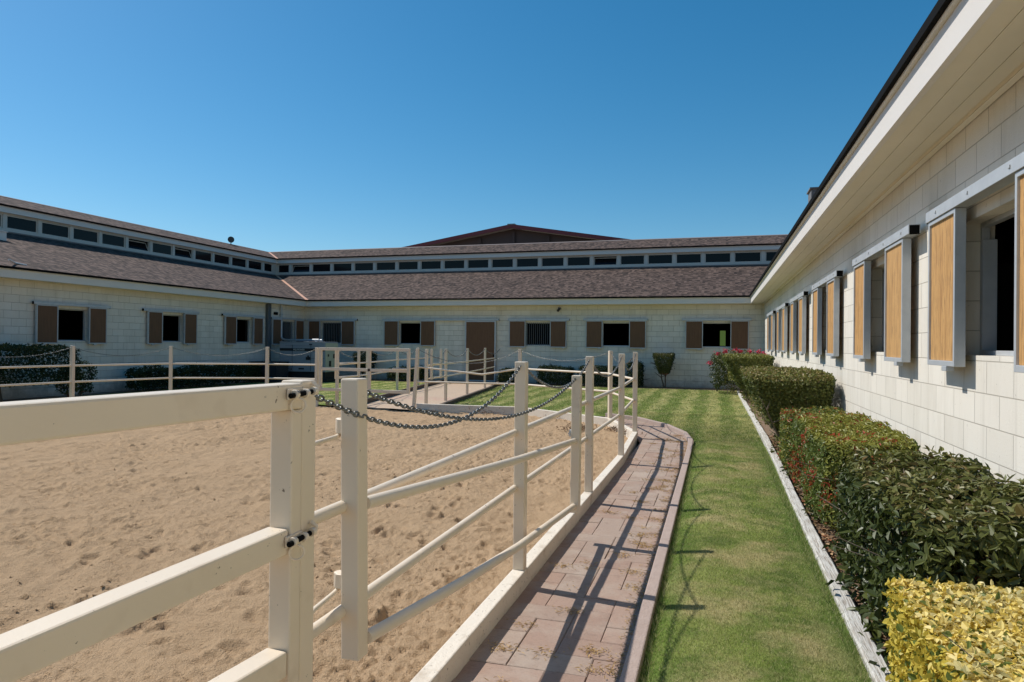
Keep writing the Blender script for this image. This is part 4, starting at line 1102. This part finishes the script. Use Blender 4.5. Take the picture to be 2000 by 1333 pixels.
# small seedlings and ground cover along the bed edge
P, N, nz = shell(2600, .87,1.15,5.9,12.6,.0,.20, seed=63, deep=.05, rough=.12, power=3, inner=.4, nf=1.5)
P = P[vnoise(P[:,1]*1.3, P[:,0], 31) > -.05]
tag(leaves('ground_cover', P, np.tile([0,0,1.],(len(P),1)), .05, .5, np.random.default_rng(63).random(len(P)), M['leaf_glossy'], None, rand=.9, seed=63), 'small leafy ground cover along the timber edging', 'ground cover', kind='stuff')
P, N, nz = shell(700, .84,.98,3.2,5.9,.0,.22, seed=64, deep=.05, rough=.12, power=3, inner=.4)
tag(leaves('ground_cover', P, np.tile([-.5,0,.8],(len(P),1)), .06, .55, np.random.default_rng(64).random(len(P))*.8, M['leaf_glossy'], None, rand=.8, seed=64), 'low dark leaves along the foot of the glossy hedge', 'ground cover', kind='stuff')

# dead leaves, straw, weeds
gl = np.random.default_rng(70)
def litter(name, P, size, asp, mat, label, seed, rand=.35):
    return tag(leaves(name, P, np.tile([0,0,1.],(len(P),1)), size, asp, np.random.default_rng(seed).random(len(P)), M[mat], None, rand=rand, seed=seed, fold=.15), label, 'litter', kind='stuff')
P = np.stack([gl.uniform(.80,1.1,1500), 3.0+10*gl.random(1500)**1.2, gl.uniform(.002,.02,1500)],1)
litter('dry_leaves', P, .055, .4, 'litter', 'dry fallen leaves under the hedges', 71)
P = np.stack([.70-.06*np.abs(gl.normal(0,1,150)), gl.uniform(2.6,11,150), gl.uniform(.015,.03,150)],1)
litter('dry_leaves', P, .04, .35, 'litter', 'scattered dry leaves on the lawn beside the timber edging', 72)
pts = []
for k in range(120):
    y = 1.5+11*gl.random(); x = -.41-abs(gl.normal(0,.22)) if gl.random() < .72 else gl.uniform(-1.1,-.45)
    x = max(x, -1.12); n = gl.integers(6, 70); pts.append(np.stack([x+gl.normal(0,.045,n), y+gl.normal(0,.03,n), .012+.006*gl.random(n)],1))
pts.append(np.stack([-.42-np.abs(gl.normal(0,.035,1800)), gl.uniform(1.5,12,1800), .012+.01*gl.random(1800)],1))
P = np.concatenate(pts); P = P[(P[:,0] < -.418) & (P[:,0] > -1.18)]
litter('straw', P, .026, .16, 'straw', 'straw and dry clippings swept along the paved walkway', 73, .2)
pts = []
for (cx, cy, n, s_) in [(-2.5,12.9,260,.16),(-1.75,13.05,240,.14),(-1.5,12.4,140,.10),(-3.4,14.6,60,.12),(-5.2,15.1,80,.2)]:
    pts.append(np.stack([cx+gl.normal(0,s_,n), cy+gl.normal(0,s_*.7,n), -.02+np.abs(gl.normal(0,.04,n))],1))
litter('dry_weeds', np.concatenate(pts), .06, .25, 'weed', 'dry brown weeds in the far corner of the arena', 74, .9)
# clods lying on the sand
n = 15000; cx = -1.35-np.abs(gl.normal(0,3.2,n)); cy = gl.uniform(.8,14.5,n); keep = (cx > -13.5) & (vnoise(cx*.9, cy*.9, 41) > .02); cx, cy = cx[keep], cy[keep]; n = len(cx)
ix = np.searchsorted(-gxs, -cx).clip(0,nx-1); iy = np.searchsorted(gys, cy).clip(0,ny-1); cz = Z[ix,iy]
oct_ = np.array([(1,0,0),(0,1,0),(-1,0,0),(0,-1,0),(0,0,1),(0,0,-1),(.7,.7,.2),(-.7,.6,.3),(.1,-.8,.6)])
tri = np.array([(0,6,4),(6,1,4),(1,7,4),(7,2,4),(2,8,4),(8,0,4),(2,3,8),(3,0,8),(0,5,6),(6,5,1),(1,5,7),(7,5,2),(2,5,3),(3,5,0)])
sz = (.003+.012*gl.random(n)**7)
V = np.stack([cx,cy,cz+sz*.3],1)[:,None]+oct_[None]*sz[:,None,None]*(1+gl.normal(0,.25,(n,9,3)))*np.array([1,1,.55])
F = (np.arange(n)[:,None,None]*9+tri[None]).reshape(-1,3)
tag(npmesh('sand_clods', V.reshape(-1,3), F, 3, M['sand']), 'small clods lying on the arena sand', 'clods', kind='stuff')

# mown grass blades
def blades(n, poly_x, y0, y1, h_, w_, seed, yp=1.0):
    g_ = np.random.default_rng(seed)
    y = y0+(y1-y0)*g_.random(n)**yp
    xa, xb = poly_x(y); x = xa+(xb-xa)*g_.random(n)
    th = g_.uniform(0,2*PI,n); hh = h_*(.6+.8*g_.random(n)); ln = g_.normal(0,.55,(n,2))*hh[:,None]
    d = np.stack([np.cos(th),np.sin(th)],1)*(w_/2)
    V = np.zeros((n,3,3)); V[:,0,:2] = np.stack([x,y],1)-d; V[:,1,:2] = np.stack([x,y],1)+d; V[:,2,:2] = np.stack([x,y],1)+ln
    zz = lawn_z(x, y); V[:,0,2] = V[:,1,2] = zz-.003; V[:,2,2] = zz+hh
    return V.reshape(-1,3), np.repeat(g_.random(n),3)
full = lambda a, b: (lambda y: (np.full_like(y,a), np.full_like(y,b)))
parts = [blades(80000, full(-.335,.715), 2.4, 6.0, .012, .0030, 81), blades(52000, full(-.335,.735), 6.0, 12.0, .014, .005, 82),
         blades(26000, lambda y: (np.interp(y,[12,13.7,15,25.7],[-.4,-.92,-2.3,-7.9]), np.full_like(y,.74)), 12.0, 16.5, .018, .010, 83),
         blades(42000, lambda y: (np.interp(y,[15.4,25.7],[-6.5,-8.0]), np.full_like(y,.72)), 16.0, 25.7, .02, .014, 84),
         blades(6000, lambda y: (np.interp(y,[15.4,25.7],[-11.2,-14.5]), np.interp(y,[15.4,25.7],[-8.95,-10.85])), 15.5, 25.7, .02, .014, 85)]
# longer tufts hugging the edging strips
parts += [blades(5000, full(-.343,-.29), 2.0, 11.0, .045, .0035, 86), blades(5000, full(.65,.725), 2.0, 11.0, .045, .0035, 87)]
V = np.concatenate([p[0] for p in parts]); rn = np.concatenate([p[1] for p in parts])
# keep out of the arena and walkway bend
c3 = V.reshape(-1,3,3)[:,0]
lim = np.interp(c3[:,0], [-6.55,-4.44,-2.25,-1.62,-.95,-.5,-.36], [15.5,15.6,15.35,14.85,13.7,12.6,10.5])
ok = (c3[:,1] > lim) | (c3[:,0] > -.345) | (c3[:,0] < -8.7)
V = V.reshape(-1,3,3)[ok].reshape(-1,3); rn = rn.reshape(-1,3)[ok].ravel()
tag(npmesh('lawn_grass', V, np.arange(len(V)).reshape(-1,3), 3, M['blade'], None, {'rnd': rn}), 'short mown lawn grass with dry patches', 'grass', kind='stuff')
